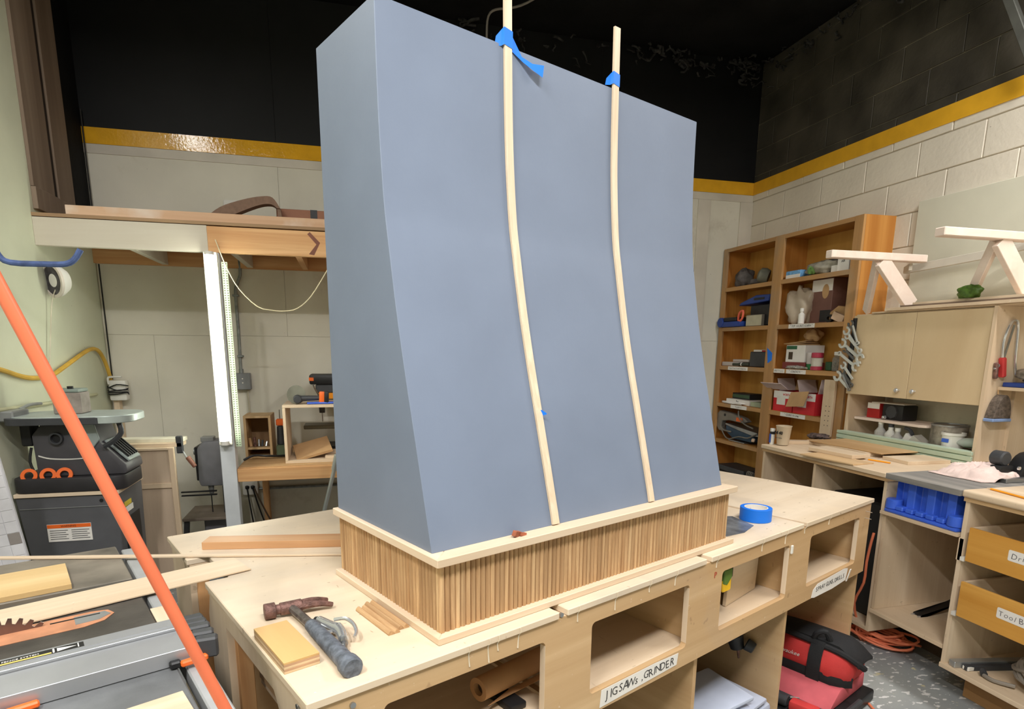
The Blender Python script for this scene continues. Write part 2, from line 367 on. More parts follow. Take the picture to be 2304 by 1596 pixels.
# sheets that cover the back wall
def panel(x0, x1, z0, z1): B().box(x0+.0006, x1-.0006, YB, YB+.011, z0+.0006, z1-.0006).build('panel', WB, wb, smooth=False, bevel=.0006)
for x0, x1 in ((XL, -1.322), (-1.322, -.10), (-.10, 1.12), (1.12, 2.34), (2.34, XR)): panel(x0, x1, 0.0, 1.573)
for x0, x1 in ((XL, -.42), (-.42, .80), (.80, 2.02), (2.02, XR)): panel(x0, x1, 1.573, 2.79)
for x0, x1 in ((XL, -.42), (-.42, .80), (.80, 2.02), (2.02, XR)): panel(x0, x1, 2.906, ZC)
# glossy yellow board, part of the painted band
YEL = mat('yellow_gloss_paint', (228, 170, 40), .09, var=.06, bump=.25, bscale=55, spec=.5)
tr = struct(B().box(XL+.0, XR, YB-.007, YB+.012, 2.804, 2.904).build('trim_1', YEL, smooth=False))
WOFF = mat('off_white_board', (206, 198, 184), .55, var=.08, scale=4)
t2 = struct(B().box(XL, XR, YB-.005, YB+.012, 2.745, 2.803).build('trim_2', WOFF, smooth=False, bevel=.001))
t5 = struct(B().box(XR-.0075, XR+.01, .9, YB-.008, 2.804, 2.904).build('trim_5', mat('yellow_matt_paint', (222, 166, 40), .5, var=.06, bump=.1, bscale=40), smooth=False))
t3 = struct(B().box(3.335, XR-.002, YB-.016, YB, 0.0, 2.744).build('trim_3', WOFF, smooth=False, bevel=.002))
t4 = struct(B().box(2.93, 3.045, YB-.012, YB, 0.0, 2.744).build('trim_4', WOFF, smooth=False, bevel=.002))
# left wall with bare boards above the loft
wl = struct(B().box(XL-.2, XL, YF-.2, YB+.2, 0, ZC).build('wall_left', WL, smooth=False))
BRN = wood('bare_brown_board', (150, 132, 114), (124, 106, 90), 'z', 8, .7)
B().box(XL, XL+.018, 4.085, 4.345, 2.35, ZC).build('board', BRN, wl, smooth=False, bevel=.002)
B().box(XL, XL+.018, 4.405, 4.63, 2.35, ZC).build('board', BRN, wl, smooth=False, bevel=.002)
B().box(XL, XL+.012, 4.63, 4.9, 2.35, ZC).build('board', BLK, wl, smooth=False)
B().box(XL, XL+.006, 4.345, 4.405, 2.35, ZC).build('gap_strip', mat('dark_gap', (50, 40, 34), .8), wl, smooth=False)
B().box(XL, XL+.026, 4.085, 4.9, 2.233, 2.349).build('ledge_board', BRN, wl, smooth=False, bevel=.002)
struct(B().box(XL-.2, XR+.2, YF-.2, YF, 0, ZC).build('wall_front', WL, smooth=False))
# right wall of painted blocks
MORT = painted_wall('mortar_paint', (196, 184, 166), (140, 132, 112), 2.804, 2.904, stripe=(196, 140, 34), bump=.3, bscale=60, stain_amt=.2)
wr = struct(B().box(XR+.006, XR+.2, YF-.2, YB+.2, 0, ZC).build('wall_right', MORT, smooth=False))
blk = None
z = 2.957-.2032*6
row = 0
while z < ZC-.02:
    zt = min(z+.2032, ZC)
    y = YB - (.203 if row % 2 else .0)
    ys = []
    yy = YB
    first = True
    while yy > .9:
        wd = .203 if (row % 2 and first) else .4064
        first = False
        h = zt-z-.006; d = wd-.006
        if blk is None or abs(h-.1972) > .002 or abs(d-.4004) > .002:
            me = B().box(-.008, .006, -d/2, d/2, -h/2, h/2).mesh('block', WR, bevel=.003, smooth=False)
            if abs(h-.1972) < .002 and abs(d-.4004) < .002: blk = me
        else: me = blk
        o = bpy.data.objects.new('block', me); COL.objects.link(o); o.parent = wr; o.location = (XR+.004+.003*random.random(), yy-wd/2, (z+zt)/2)
        yy -= wd
    z += .2032; row += 1
struct(B().box(XR-.004, XR+.02, YF, .9, 0, ZC).build('wall_right_plaster', WR, smooth=False))
# board screwed over the lower blocks behind the trestles
B().box(XR-.024, XR-.004, .9, 3.213, .95, 2.396).build('plywood_sheet', painted_wall('sheet_paint', (206, 202, 184), (206, 202, 184), 9, 10, bump=.12, bscale=25, stain=(120, 112, 86), stain_amt=.5), wr, smooth=False, bevel=.002)
# foam beads and cobwebs along the ceiling line
FOAM = mat('dusty_black_foam', (48, 47, 46), .9, var=.6, scale=25)
fb = B(); rr = random.Random(3)
for i in range(170):
    on_back = rr.random() < .6
    if on_back: c = Vector((rr.choice([rr.uniform(.7, 3.3), rr.gauss(2.6, .25), rr.gauss(3.25, .1)]), YB-.02-abs(rr.gauss(0, .06)), ZC-.01-abs(rr.gauss(0, .08))))
    else: c = Vector((XR-.025-abs(rr.gauss(0, .03)), rr.uniform(2.9, 4.85), ZC-.01-abs(rr.gauss(0, .13))))
    pts = [c]
    for k in range(rr.randint(2, 5)): pts.append(pts[-1]+Vector((rr.gauss(.01, .02), rr.gauss(0, .012), rr.gauss(-.004, .012))))
    r0 = rr.uniform(.003, .011)
    for p in pts: p.x = min(p.x, XR-.012); p.y = min(p.y, YB-.008); p.z = min(p.z, ZC-.004)
    fb.tube(pts, [r0, r0*rr.uniform(.3, 1.3)], 5, 2)
fo = fb.build('spray_foam', FOAM, ceil, kind='stuff')
# ---- ceiling lamps (out of the picture, they light the room)
TUBE = emis('lamp_tube', (1., .97, .9), 3.)
for i, (x, y, zz, r, p) in enumerate(LAMPS):
    t = thing('ceiling_lamp', ['twin tube ceiling lamp by the left wall', 'twin tube ceiling lamp above the camera', 'twin tube ceiling lamp over the aisle at the right', 'twin tube ceiling lamp at the back of the room'][i], 'lamp', (x, y, zz))
    t.rotation_euler = (0, 0, r)
    ORG[t.name] = (0, 0, 0)
    B().box(-.62, .62, -.07, .07, -.02, .05).build('housing', WHITE, t, bevel=.004)
    for s_ in (-.035, .035): B().cyl((-.6, s_, -.045), (.6, s_, -.045), .013).build('tube', TUBE, t)
    for s_ in (-.45, .45): B().cyl((s_, 0, .05), (s_, 0, ZC-zz), .004, n=6).build('hanger', STEEL, t)
# ============================================================ range hood (hood axes: x = u along the front, y = v depth)
PRIMER = mat('blue_grey_primer', (117, 128, 148), .5, var=.05, scale=3.5, bump=.04, bscale=90, spec=.35)
hood = thing('range_hood', 'tall curved range hood in blue grey primer on a fluted oak base', 'range hood', (1.2, 1.27, .88), 'h')
PROF = [(1.052, 1.070), (1.092, 1.232), (1.121, 1.346), (1.145, 1.440), (1.176, 1.574), (1.203, 1.716), (1.217, 1.80), (1.228, 1.938), (1.232, 2.06), (1.233, 2.19)]
def spl(P, n):
    out = []; m = len(P); V = [Vector((a, b, 0)) for a, b in P]
    for i in range(m-1):
        a, b_, c, d = V[max(0, i-1)], V[i], V[i+1], V[min(m-1, i+2)]
        for k in range(n):
            t = k/n; q = .5*((2*b_)+(c-a)*t+(2*a-5*b_+4*c-d)*t*t+(3*b_-a-3*c+d)*t**3); out.append((q.x, q.y))
    return out+[P[-1]]
CUR = spl(PROF, 4)
HU0, HU1 = .648, 1.742
B().prism(CUR+[(1.53, 2.19), (1.53, 1.070)], 'yz', HU0, HU1).build('body', PRIMER, hood, bevel=.0015, ang=28)
bu0, bu1, bv0, bv1 = .635, 1.769, 1.010, 1.538
def frame_strips(nm, z0, z1, ins, o, m, bev):
    for poly in ([(bu0+o, bv0+o), (bu1-o, bv0+o), (bu1-ins, bv0+ins), (bu0+ins, bv0+ins)],
                 [(bu0+o, bv1), (bu0+o, bv0+o), (bu0+ins, bv0+ins), (bu0+ins, bv1)],
                 [(bu1-o, bv0+o), (bu1-o, bv1), (bu1-ins, bv1), (bu1-ins, bv0+ins)]):
        ax = 'x' if abs(poly[0][1]-poly[1][1]) < .01 else 'y'
        B().prism(poly, 'xy', z0, z1).build(nm, m(ax), hood, bevel=bev, smooth=False, label='pale maple edge strip')
frame_strips('top_moulding', 1.052, 1.071, .062, 0, MAPLE, .0016)
frame_strips('base_moulding', .880, .8965, .05, 0, MAPLE, .0015)
B().box(bu0+.022, bu1-.022, bv0+.024, bv1, .8965, 1.052).build('backing_board', OAK('z'), hood, smooth=False)
# half round oak flutes, one part each
P_ = .0135; fr = .0066
half = [(fr*math.cos(R(180+180*k/8)), fr*math.sin(R(180+180*k/8))) for k in range(9)]
zc = (.8965+1.052)/2
fm = B().prism(half, 'xy', -.0777, .0777).mesh('flute', OAK('z'))
ox, oy, oz = ORG[hood.name]
def flute(u, v, rot): 
    o = bpy.data.objects.new('flute', fm); COL.objects.link(o); o.parent = hood; o.location = (u-ox, v-oy, zc-oz); o.rotation_euler = (0, 0, rot)
n = int((bu1-bu0-.044)/P_)+1; u0 = bu0+.023; step = (bu1-.023-u0)/(n-1)
for k in range(n): flute(u0+k*step, bv0+.024, 0)
n = int((bv1-bv0-.03)/P_); step = (bv1-.008-(bv0+.031))/(n-1)
for k in range(n):
    flute(bu0+.022, bv0+.031+k*step, R(-90)); flute(bu1-.022, bv0+.031+k*step, R(90))
# bent strips held on the front with tape
def bent_strip(uc0, uc1, ztop, w, label, end_red=False):
    path = [(v, z) for v, z in CUR if z > 1.073]
    path = [(CUR[0][0]+.0012, 1.0725)]+path
    path += [(1.233, zz) for zz in (2.22, 2.27, ztop)]
    nv = len(path); b = B(); vs = []; fs = []
    for i, (v, z) in enumerate(path):
        p0 = path[max(0, i-1)]; p1 = path[min(nv-1, i+1)]; d = Vector((p1[0]-p0[0], p1[1]-p0[1])).normalized(); nrm = (-d.y, d.x)
        t = (z-1.07)/1.12; uc = uc0+(uc1-uc0)*t
        for s_, o in ((-1, .0012), (1, .0012), (1, .0075), (-1, .0075)): vs.append((uc+s_*w/2, v+nrm[0]*o, z+nrm[1]*o))
    for i in range(nv-1):
        for k in range(4): fs.append((i*4+k, i*4+(k+1) % 4, (i+1)*4+(k+1) % 4, (i+1)*4+k))
    fs += [(0, 1, 2, 3), ((nv-1)*4+3, (nv-1)*4+2, (nv-1)*4+1, (nv-1)*4)]
    b._add(vs, fs)
    return b.thing('wood_strip', wood('ash_strip', (228, 209, 184), (212, 188, 160), 'z', 60, .5), label, 'strip', (uc0, 1.05, 1.0725), 'h', smooth=False)
bent_strip(1.004, .986, 2.47, .0215, 'long pale wood strip bent down the hood, nearer the left corner')
s2 = bent_strip(1.379, 1.360, 2.335, .0215, 'shorter pale wood strip bent down the hood, further right')
def ribbon(name, label, pts, wvec, org, mtl=TAPE, cat='tape'):
    b = B(); n = len(pts); wv = [Vector(q) for q in (wvec if isinstance(wvec[0], (tuple, list)) else [wvec]*n)]
    vs = []
    for p, q in zip(pts, wv): vs += [Vector(p)-q/2, Vector(p)+q/2]
    nrm = Vector((0, .0006, .0003))
    b._add(vs+[p+nrm for p in vs], [(2*i, 2*i+1, 2*i+3, 2*i+2) for i in range(n-1)]+[(2*n+2*i+2, 2*n+2*i+3, 2*n+2*i+1, 2*n+2*i) for i in range(n-1)]
           + [(2*i, 2*i+2, 2*n+2*i+2, 2*n+2*i) for i in range(n-1)]+[(2*i+1, 2*n+2*i+1, 2*n+2*i+3, 2*i+3) for i in range(n-1)])
    return b.thing(name, mtl, label, cat, org, 'h')
def strip_tape(uc, z0, h, tail, label):
    f = 1.2245; k = .0125
    pts = [(uc-.030, 1.236, z0-.012), (uc-k-.004, 1.2315, z0-.004), (uc-k, f, z0), (uc+k, f, z0-.004), (uc+k+.003, 1.231, z0-.008)]
    wv = [(0.004, 0, h*.55), (0.002, 0, h*.95), (0, 0, h), (0, 0, h), (0, 0, h*.9)]
    if tail:
        pts += [(uc+.045, 1.228, z0-.034), (uc+.072, 1.220, z0-.046), (uc+.100, 1.214, z0-.050)]; wv += [(0, .004, h*.35), (0, .004, h*.45), (.004, 0, h*.75)]
    return ribbon('tape_strip', label, pts, wv, (uc, 1.23, z0))
strip_tape(.9855, 2.205, .036, True, 'blue tape with a twisted tail over the left strip at the hood top')
strip_tape(1.3595, 2.213, .030, False, 'blue tape wrapped over the right strip at the hood top')
ribbon('tape_scrap', 'tiny blue tape flap beside the left strip low on the hood', [(.996, 1.120, 1.345), (1.010, 1.112, 1.343), (1.017, 1.104, 1.341)], [(0, 0, .016), (0, 0, .013), (0, 0, .003)], (1.0, 1.115, 1.335))
B().obox((.868, 1.036, 1.0775), (.026, .010, .013), (.2, .3, .35)).obox((.884, 1.034, 1.0745), (.018, .009, .007), (0, .2, .1)).thing('wood_chip', mat('red_brown_wood', (160, 92, 66), .7, var=.25, scale=80), 'small red brown wood chip lying on the moulding of the hood base', 'wood chip', (.872, 1.035, 1.071), 'h', smooth=False)

# ============================================================ assembly bench
bench = thing('workbench', 'large pale plywood assembly bench with cubbies under the hood', 'workbench', (1.57, 1.59, 0), 'h')
TOPW = wood('bench_top_ply', (228, 210, 186), (214, 193, 166), 'x', 6, .5, dust=(202, 186, 166), specks=.75)
U0, U1, V0, V1 = .336, 2.812, .975, 2.203
cuts = [U0, .954, .982, 1.568, 1.595, 2.183, 2.207, U1]
for i in range(4):
    a, b_ = cuts[2*i], cuts[2*i+1]
    poly = [(a, V0), (b_, V0), (b_, V1), (a, V1)]
    if i == 0: poly = [(a, V0), (b_, V0), (b_, V1), (a, V1), (a, 1.915), (a+.06, 1.915), (a+.06, 1.70), (a, 1.70)]
    B().prism(poly, 'xy', .862, .880).build('top_board', TOPW, bench, bevel=.0022, smooth=False)
B().prism([(U0+.006, V0+.008), (U1-.006, V0+.008), (U1-.006, V1-.006), (U0+.006, V1-.006), (U0+.006, 1.915), (U0+.07, 1.915), (U0+.07, 1.70), (U0+.006, 1.70)], 'xy', .846, .8615).build('under_board', BIR('x'), bench, smooth=False)
ops = [(.488, .915), (1.075, 1.495), (1.668, 2.10), (2.26, 2.694)]
B().plate(rect(.352, 2.80, .553, .861), [rrect(a, b_, .613, .815, .014) for a, b_ in ops], 'xz', .981, .999).build('front_panel', APR('x'), bench, smooth=False)
for a, b_ in ops:
    B().box(a-.055, b_+.055, 1.0, 1.60, .595, .6125).build('shelf', BIR('x'), bench, smooth=False)
    for q in ((a-.058,) if a < 1 else (b_+.042,) if a < 1.2 else (a-.058, b_+.042)): B().box(q, q+.016, 1.0, 1.60, .613, .845).build('cubby_side', APR('y'), bench, smooth=False)
    B().box(a-.042, b_+.042, 1.585, 1.6, .613, .845).build('cubby_back', APR('x'), bench, smooth=False)
for a, b_ in ops: B().box(b_-.0008, b_, .9812, .9988, .626, .802).build('edge_band', MAPLE('z'), bench, smooth=False)
for u in (1.0, 1.575, 2.155, 2.782):
    B().box(u, u+.018, 1.0, 2.15, 0, .5945 if u < 2.7 else .5525).build('divider', APR('y'), bench, smooth=False)
B().box(2.782, 2.80, 1.0, 2.18, .553, .846).build('end_panel', APR('y'), bench, smooth=False)
B().plate([(1.0, .0), (1.02, 0), (1.02+.06, .42), (1.155, .76), (1.19, .803), (1.551, .803), (1.551, 0), (1.70, 0), (1.725, .78), (1.69, .861), (1.0, .861)], [], 'yz', .345, .363).build('end_panel', BIR('z'), bench, smooth=False)
B().box(.363, .40, 1.53, 1.556, .06, .80).build('leg', PINE('z'), bench, smooth=False, bevel=.002)
B().plate([(1.95, 0), (2.19, 0), (2.19, .861), (1.93, .861), (1.95, .76)], [], 'yz', .345, .363).build('end_panel', BIR('z'), bench, smooth=False)
B().box(.363, .40, 1.95, 1.985, 0, .80).build('leg', PINE('z'), bench, smooth=False, bevel=.002)
B().box(.40, 2.78, 1.90, 1.918, .10, .78).build('rear_panel', APR('x'), bench, smooth=False)
B().box(.365, .999, 1.10, 1.895, .14, .156).build('lower_shelf', BIR('y'), bench, smooth=False)
for (u, zz) in ((.424, .842), (.431, .822)): B().cyl((u, .982, zz), (u, .976, zz), .006, n=10).build('bolt', STEEL, bench)
for (v, zz) in ((1.065, .80), (1.04, .84)): B().cyl((.346, v, zz), (.340, v, zz), .006, n=10).build('bolt', STEEL, bench)
for (u, zz) in ((2.752, .832), (2.751, .803)): B().cyl((u, .981, zz), (u-.006, .955, zz), .0016, n=6).build('nail', CHROME, bench)
B().cyl((.966, .985, .868), (.966, .979, .868), .006, n=8).build('screw', STEEL, bench)
# label tapes on the bench front
def label_tape(parent, pts, zs, v, text, size, at, col=PAPER, tilt=0):
    b = B().prism([(u, zz) for u, zz in pts], 'xz', v-.0008, v); o = b.build('label_tape', col, parent, smooth=False)
    B().hand(text, size, at, (math.cos(tilt), 0, math.sin(tilt)), (-math.sin(tilt), 0, math.cos(tilt)), len(text)).build('lettering', INK, o, smooth=False)
label_tape(bench, [(1.115, .560), (1.452, .570), (1.458, .606), (1.35, .611), (1.12, .610)], 0, .9805, 'JIGSAWs ,GRINDER', .036, (1.285, .9795, .588))
label_tape(bench, [(2.315, .556), (2.34, .550), (2.50, .548), (2.62, .556), (2.632, .605), (2.60, .611), (2.36, .603), (2.325, .585)], 0, .9805, 'SPRAY GUNS, DRILLS', .026, (2.475, .9795, .580))
B().obox((2.634, .975, .575), (.014, .003, .055), (.2, 0, .1)).build('loose_tape_end', PAPER, bench, smooth=False)
B().text('P', .028, (1.628, .9805, .812), (1, 0, 0), (0, 0, 1), .0006).build('painted_letter', mat('red_paint', (180, 70, 50), .7), bench, smooth=False)
B().box(2.104, 2.116, .974, .981, .780, .812).build('white_clip', WHITE, bench, bevel=.002)
# leaning board inside the third cubby
B().obox((1.975, 1.085, .706), (.24, .012, .182), (R(2), 0, R(6))).thing('cubby_board', BIR('x'), 'thin plywood board standing in the cubby with the yellow tape measure', 'board', (1.975, 1.085, .614), 'h', smooth=False)
# yellow tape measure hanging in the cubby
t = thing('tape_measure', 'yellow and green tape measure in the bench cubby', 'tape measure', (1.745, 1.03, .72), 'h')
B().prism(rrect(1.716, 1.764, .722, .768, .008), 'xz', 1.003, 1.04).build('case', mat('yellow_case', (240, 190, 40), .4), t, bevel=.003)
B().prism([(1.716, .752), (1.738, .744), (1.764, .768), (1.764, .800), (1.718, .800)], 'xz', 1.001, 1.041).build('cover', mat('green_case', (96, 128, 52), .5), t, bevel=.003)
B().prism(rrect(1.756, 1.779, .762, .802, .006), 'xz', 1.008, 1.037).build('clip', BLACK, t, bevel=.002)
B().box(1.668, 1.72, 1.012, 1.03, .79, .796).build('hanger', STEEL, t, smooth=False)
# dried glue runs on the bench edge
gl = mat('dried_glue', (228, 214, 190), .4, var=.05); rg = random.Random(23)
for u, h in ((.690, .030), (.742, .038), (.768, .018), (.83, .030), (1.02, .022), (1.16, .030), (1.30, .016), (1.42, .026), (1.63, .02), (1.90, .024), (2.06, .03), (2.20, .018), (2.40, .02)):
    B().tube([(u, .9735, .878), (u+.001, .9735, .866), (u, .980, .857), (u+rg.uniform(-.003, .003), .980, .857-h)], [.0008, .0018], 6, 2).build('glue_run', gl, bench)
# ------------------------------------------------------------ things on the bench
t = thing('claw_hammer', 'rusty claw hammer with a dark blue rubber grip', 'hammer', (.45, 1.18, .88), 'h')
b = B()
b.cyl((.388, 1.366, .899), (.412, 1.362, .899), .0185, .0185, 16).cyl((.410, 1.3625, .899), (.424, 1.360, .899), .012, .012, 12).cyl((.422, 1.360, .899), (.470, 1.353, .898), .015, .0165, 14)
b.build('head', RUST, t, bevel=.001)
b = B()
for s_ in (-1, 1):
    b.tube([(.462, 1.354+s_*.006, .899), (.49, 1.351+s_*.011, .900), (.515, 1.348+s_*.014, .897), (.537, 1.347+s_*.0165, .890)], [.0105, .006], 8)
b.build('claw', RUST, t)
B().tube([(.446, 1.358, .898), (.447, 1.33, .898), (.448, 1.28, .898), (.448, 1.225, .898)], .0105, 10).build('neck', mat('worn_steel', (116, 108, 104), .4, .6, var=.4, scale=60), t)
GRIP = mat('dark_blue_rubber', (98, 104, 114), .6, var=.3, scale=70, bump=.4, bscale=180)
B().lathe([(.0, 0), (.012, 0), (.0145, .004), (.0155, .03), (.0165, .08), (.0175, .13), (.018, .17), (.0185, .195), (.022, .206), (.0225, .226), (.019, .232), (0, .232)], (.448, 1.240, .8985), (-.03, -1, -.008), 18).build('grip', GRIP, t)
t = thing('plywood_block', 'small honey coloured plywood block beside the hammer', 'wood block', (.375, 1.19, .88), 'h')
pm = [mat('ply_veneer_light', (214, 186, 148), .6), mat('ply_veneer_dark', (188, 150, 116), .6)]
for k in range(5):
    B().box(.340, .411, 1.097, 1.283, .8802+k*.0048, .8802+(k+1)*.0048).build('veneer_layer', wood('honey_ply', (214, 178, 122), (198, 158, 102), 'y', 10, .5) if k == 4 else pm[k % 2], t, smooth=False, bevel=.0005)
t = thing('air_blow_gun', 'chrome air blow gun lying beside the hammer grip', 'blow gun', (.478, 1.18, .88), 'h')
B().tube([(.475, 1.258, .894), (.481, 1.22, .895), (.489, 1.182, .896)], [.010, .013], 12).tube([(.489, 1.192, .896), (.487, 1.165, .895), (.480, 1.140, .893)], [.0135, .0115], 12).build('body', CHROME, t)
B().cyl((.472, 1.270, .892), (.475, 1.255, .893), .0075, .0100, 12).build('nozzle', BLACK, t)
B().tube([(.492, 1.212, .908), (.508, 1.190, .914), (.514, 1.165, .910), (.510, 1.140, .903), (.500, 1.128, .897)], .0042, 8).build('trigger', CHROME, t)
B().tube([(.470, 1.232, .894), (.461, 1.216, .893), (.461, 1.196, .893), (.476, 1.186, .895)], .004, 8).build('hook', CHROME, t)
B().cyl((.480, 1.140, .892), (.474, 1.124, .891), .0085, .0085, 14).cyl((.474, 1.124, .891), (.4705, 1.115, .890), .006, .006, 14).cyl((.4705, 1.115, .890), (.467, 1.106, .889), .0075, .0065, 14).build('coupling', STEEL, t)
# loose flute samples
t = thing('flute_sample', 'short fluted oak sample piece lying beside the hood base', 'wood sample', (.606, 1.205, .88), 'h')
b_ = .0145
for k in range(4):
    u = .581+k*b_; dv = -.012 if k < 2 else .0
    B().prism([(u-.007+.014*j/8, .8835+.0065*math.sin(math.pi*j/8)) for j in range(9)]+[(u+.007, .8803), (u-.007, .8803)], 'xz', 1.118+(k > 1)*.010, 1.282+(k > 1)*.014+dv*0).build('flute', OAK('y'), t)
# boards on the far side of the bench
def wboard(name, label, p, L_, w, h, rot, z0, m, cat='board', tilt=0):
    o = B().box(-L_/2, L_/2, -w/2, w/2, 0, h).thing(name, m, label, cat, (0, 0, 0), bevel=.0008, smooth=False)
    o.location = (p[0], p[1], z0); o.rotation_euler = (0, tilt, rot); return o
wboard('wood_strip', 'thick reddish wood board lying behind the hood on the bench', (-.074, 1.942), .77, .065, .024, R(-9.3), .8802, wood('cherry', (204, 158, 116), (184, 134, 94), 'x', 12, .5))
wboard('wood_strip', 'very long thin wood strip lying across saw and bench', (-.66, 1.945), 1.30, .018, .006, R(-11.2), .8815, MAPLE('x'), 'strip')
# blue tape roll and glossy grey sheet
t = thing('tape_roll', 'roll of blue masking tape standing on the bench', 'tape roll', (2.09, 1.115, .88), 'h')
B().ring((2.09, 1.115, .9045), (0, 0, 1), .056, .0415, .048, 40).build('tape', TAPE, t, bevel=.001)
B().ring((2.09, 1.115, .9045), (0, 0, 1), .0414, .0385, .0482, 40).build('core', PAPER, t)
B().text('MULTI-PURPOSE', .010, (2.105, 1.150, .912), (-.9, .4, 0), (0, 0, -1), .0004).build('lettering', mat('blue_ink', (50, 70, 130), .6), t, smooth=False)
B().prism([(1.80, 1.065), (1.905, 1.05), (2.01, 1.075), (2.06, 1.19), (1.98, 1.26), (1.80, 1.24)], 'xy', .8805, .8815).thing('plastic_sheet', mat('shiny_grey_film', (120, 124, 128), .22, .1, var=.35, scale=14, bump=.6, bscale=22), 'crinkled grey plastic sheet beside the blue tape roll', 'plastic sheet', (1.92, 1.15, .8803), 'h')
# ------------------------------------------------------------ under the bench
t = thing('paper_roll', 'brown kraft paper roll in the first bench cubby', 'paper roll', (.80, 1.14, .615), 'h')
KR = mat('kraft_paper', (182, 138, 96), .7, var=.08)
B().ring((1.00, 1.125, .668), (.39, .04, -.004), .030, .016, .39, 26).build('paper', KR, t)
B().cyl((.82, 1.106, .670), (.99, 1.124, .668), .0158, .0158, 18).build('core_end', mat('dark_core', (70, 50, 36), .8), t)
B().prism([(.815, 1.075), (.98, 1.085), (1.19, 1.105), (1.19, 1.12), (.90, 1.10)], 'xy', .637, .6385).build('loose_edge', KR, t, smooth=False)
B().box(.62, .94, 1.30, 1.55, .6135, .66).thing('plastic_bag_pile', clear('cloudy_film', (190, 186, 186), .2, .6), 'flat stack wrapped in shiny clear plastic in the first bench cubby', 'wrapped stack', (.78, 1.42, .6135), 'h', bevel=.012, seg=2)
B().box(.86, .91, 1.04, 1.15, .6135, .632).thing('phone_case', BLACK, 'small black case beside the paper roll', 'case', (.885, 1.1, .6135), 'h', bevel=.004, seg=2)
B().cyl((1.30, 1.40, .6128), (1.30, 1.40, .6155), .085, .085, 24).thing('sanding_disc', mat('green_disc', (96, 126, 108), .8, var=.1), 'green round disc lying in the label cubby', 'disc', (1.30, 1.40, .6128), 'h')
B().cyl((1.24, 1.32, .712), (1.50, 1.40, .752), .030, .030, 18).cyl((1.24, 1.32, .64), (1.24, 1.32, .70), .010, .010, 8).thing('paper_tube', KR, 'long brown paper tube lying back in the label cubby', 'paper tube', (1.37, 1.36, .6128), 'h')
B().cyl((1.083, 1.03, .623), (1.086, 1.045, .652), .012, .010, 12).thing('cord_plug', BLACK, 'little unidentified black object at the left end of the label cubby', 'plug', (1.084, 1.037, .6125), 'h')  # small dark shape, not identified as any particular object
t = thing('canvas_tool_bag', 'red and black canvas tool bag under the right end of the bench', 'tool bag', (2.61, 1.12, .13), 'h')
secs = [(.885, .070, .155, .225), (.905, .092, .138, .258), (.96, .104, .132, .272), (1.06, .108, .131, .282), (1.20, .108, .131, .288), (1.32, .100, .135, .280), (1.36, .075, .15, .255)]
N_ = 20; vs_ = []; fs = []
for v, hw, zb, zt in secs:
    for k in range(N_):
        a_ = 2*math.pi*k/N_; cx = math.copysign(abs(math.cos(a_))**.45, math.cos(a_)); sz = math.copysign(abs(math.sin(a_))**.5, math.sin(a_))
        vs_.append((2.61+hw*cx*(1-.16*max(0, sz))+.006*math.sin(v*40+sz*5), v, (zb+zt)/2+(zt-zb)/2*sz))
for i in range(len(secs)-1):
    for k in range(N_): fs.append((i*N_+k, i*N_+(k+1) % N_, (i+1)*N_+(k+1) % N_, (i+1)*N_+k))
fs += [tuple(range(N_)), tuple((len(secs)-1)*N_+k for k in range(N_))]
B()._add(vs_, fs).build('body', RED, t, ang=60)
BLKF = mat('black_fabric', (34, 34, 36), .8, var=.2, bump=.3, bscale=220)
B().tube([(2.535, 1.36, .268), (2.53, 1.2, .286), (2.53, 1.05, .281), (2.535, .93, .270), (2.55, .875, .245), (2.585, .852, .215)], .013, 8).build('zip_piping', BLKF, t)
B().grid(lambda a, c: (2.545+.14*a, 1.36-.50*c, .272+.022*math.sin(math.pi*min(1, .2+.75*(1-c)))+.012*math.sin(math.pi*a)-.05*max(0, c-.86)/.14), 8, 12, .012).build('top_panel', BLKF, t, ang=70)
B().grid(lambda a, c: (2.506-.004*math.sin(a*3.1)+.09*max(0, c-.9)*10*.6, 1.35-.47*c, .128+.042*a), 3, 14, .004).build('bottom_band', BLKF, t)
B().grid(lambda a, c: (2.497-.003*math.sin(c*3.1)+(.030*(1-c)**3), 1.045-.055*a, .296-.165*c), 2, 8, .003).build('strap', BLKF, t)
B().tube([(2.54, 1.045, .285), (2.53, 1.03, .325), (2.545, 1.0, .335), (2.565, .985, .285)], .012, 8).build('handle', BLKF, t)
B().text('milwaukee', .026, (2.4965, 1.135, .212), (0, -1, .04), (0, .04, 1), .0008, shear=.3).build('lettering', PAPER, t, smooth=False)
t = thing('tool_case', 'open pink and black tool case lying below the red bag', 'tool case', (2.50, 1.1, 0), 'h')
B().prism([(2.405, .060), (2.50, .128), (2.74, .128), (2.74, .060)], 'xz', .90, 1.36).build('lid', mat('faded_pink_fabric', (206, 96, 104), .8, var=.12), t, bevel=.008, seg=2)
B().box(2.27, 2.76, .86, 1.38, .004, .058).build('base', BLACK, t, bevel=.01, seg=2)
B().tube([(2.385, 1.37, .068), (2.385, 1.1, .068), (2.39, .90, .066), (2.43, .862, .062), (2.6, .858, .06)], .012, 8).build('rim', DGREY, t)
t = thing('power_drill', 'red and grey power tool lying on the tool case', 'power tool', (2.33, 1.0, .058), 'h')
B().cyl((2.315, 1.10, .084), (2.325, 1.03, .084), .024, .024, 16).build('grip', DGREY, t, bevel=.004)
B().obox((2.33, .965, .082), (.05, .11, .042), (0, 0, .1)).build('housing', RED, t, bevel=.01, seg=2)
B().cyl((2.345, 1.03, .095), (2.36, 1.00, .10), .005, .002, 8).build('bit', CHROME, t)
t = thing('wood_scrap', 'dark brown wooden scrap on the floor at the bench leg', 'wood scrap', (2.755, .99, 0), 'h')
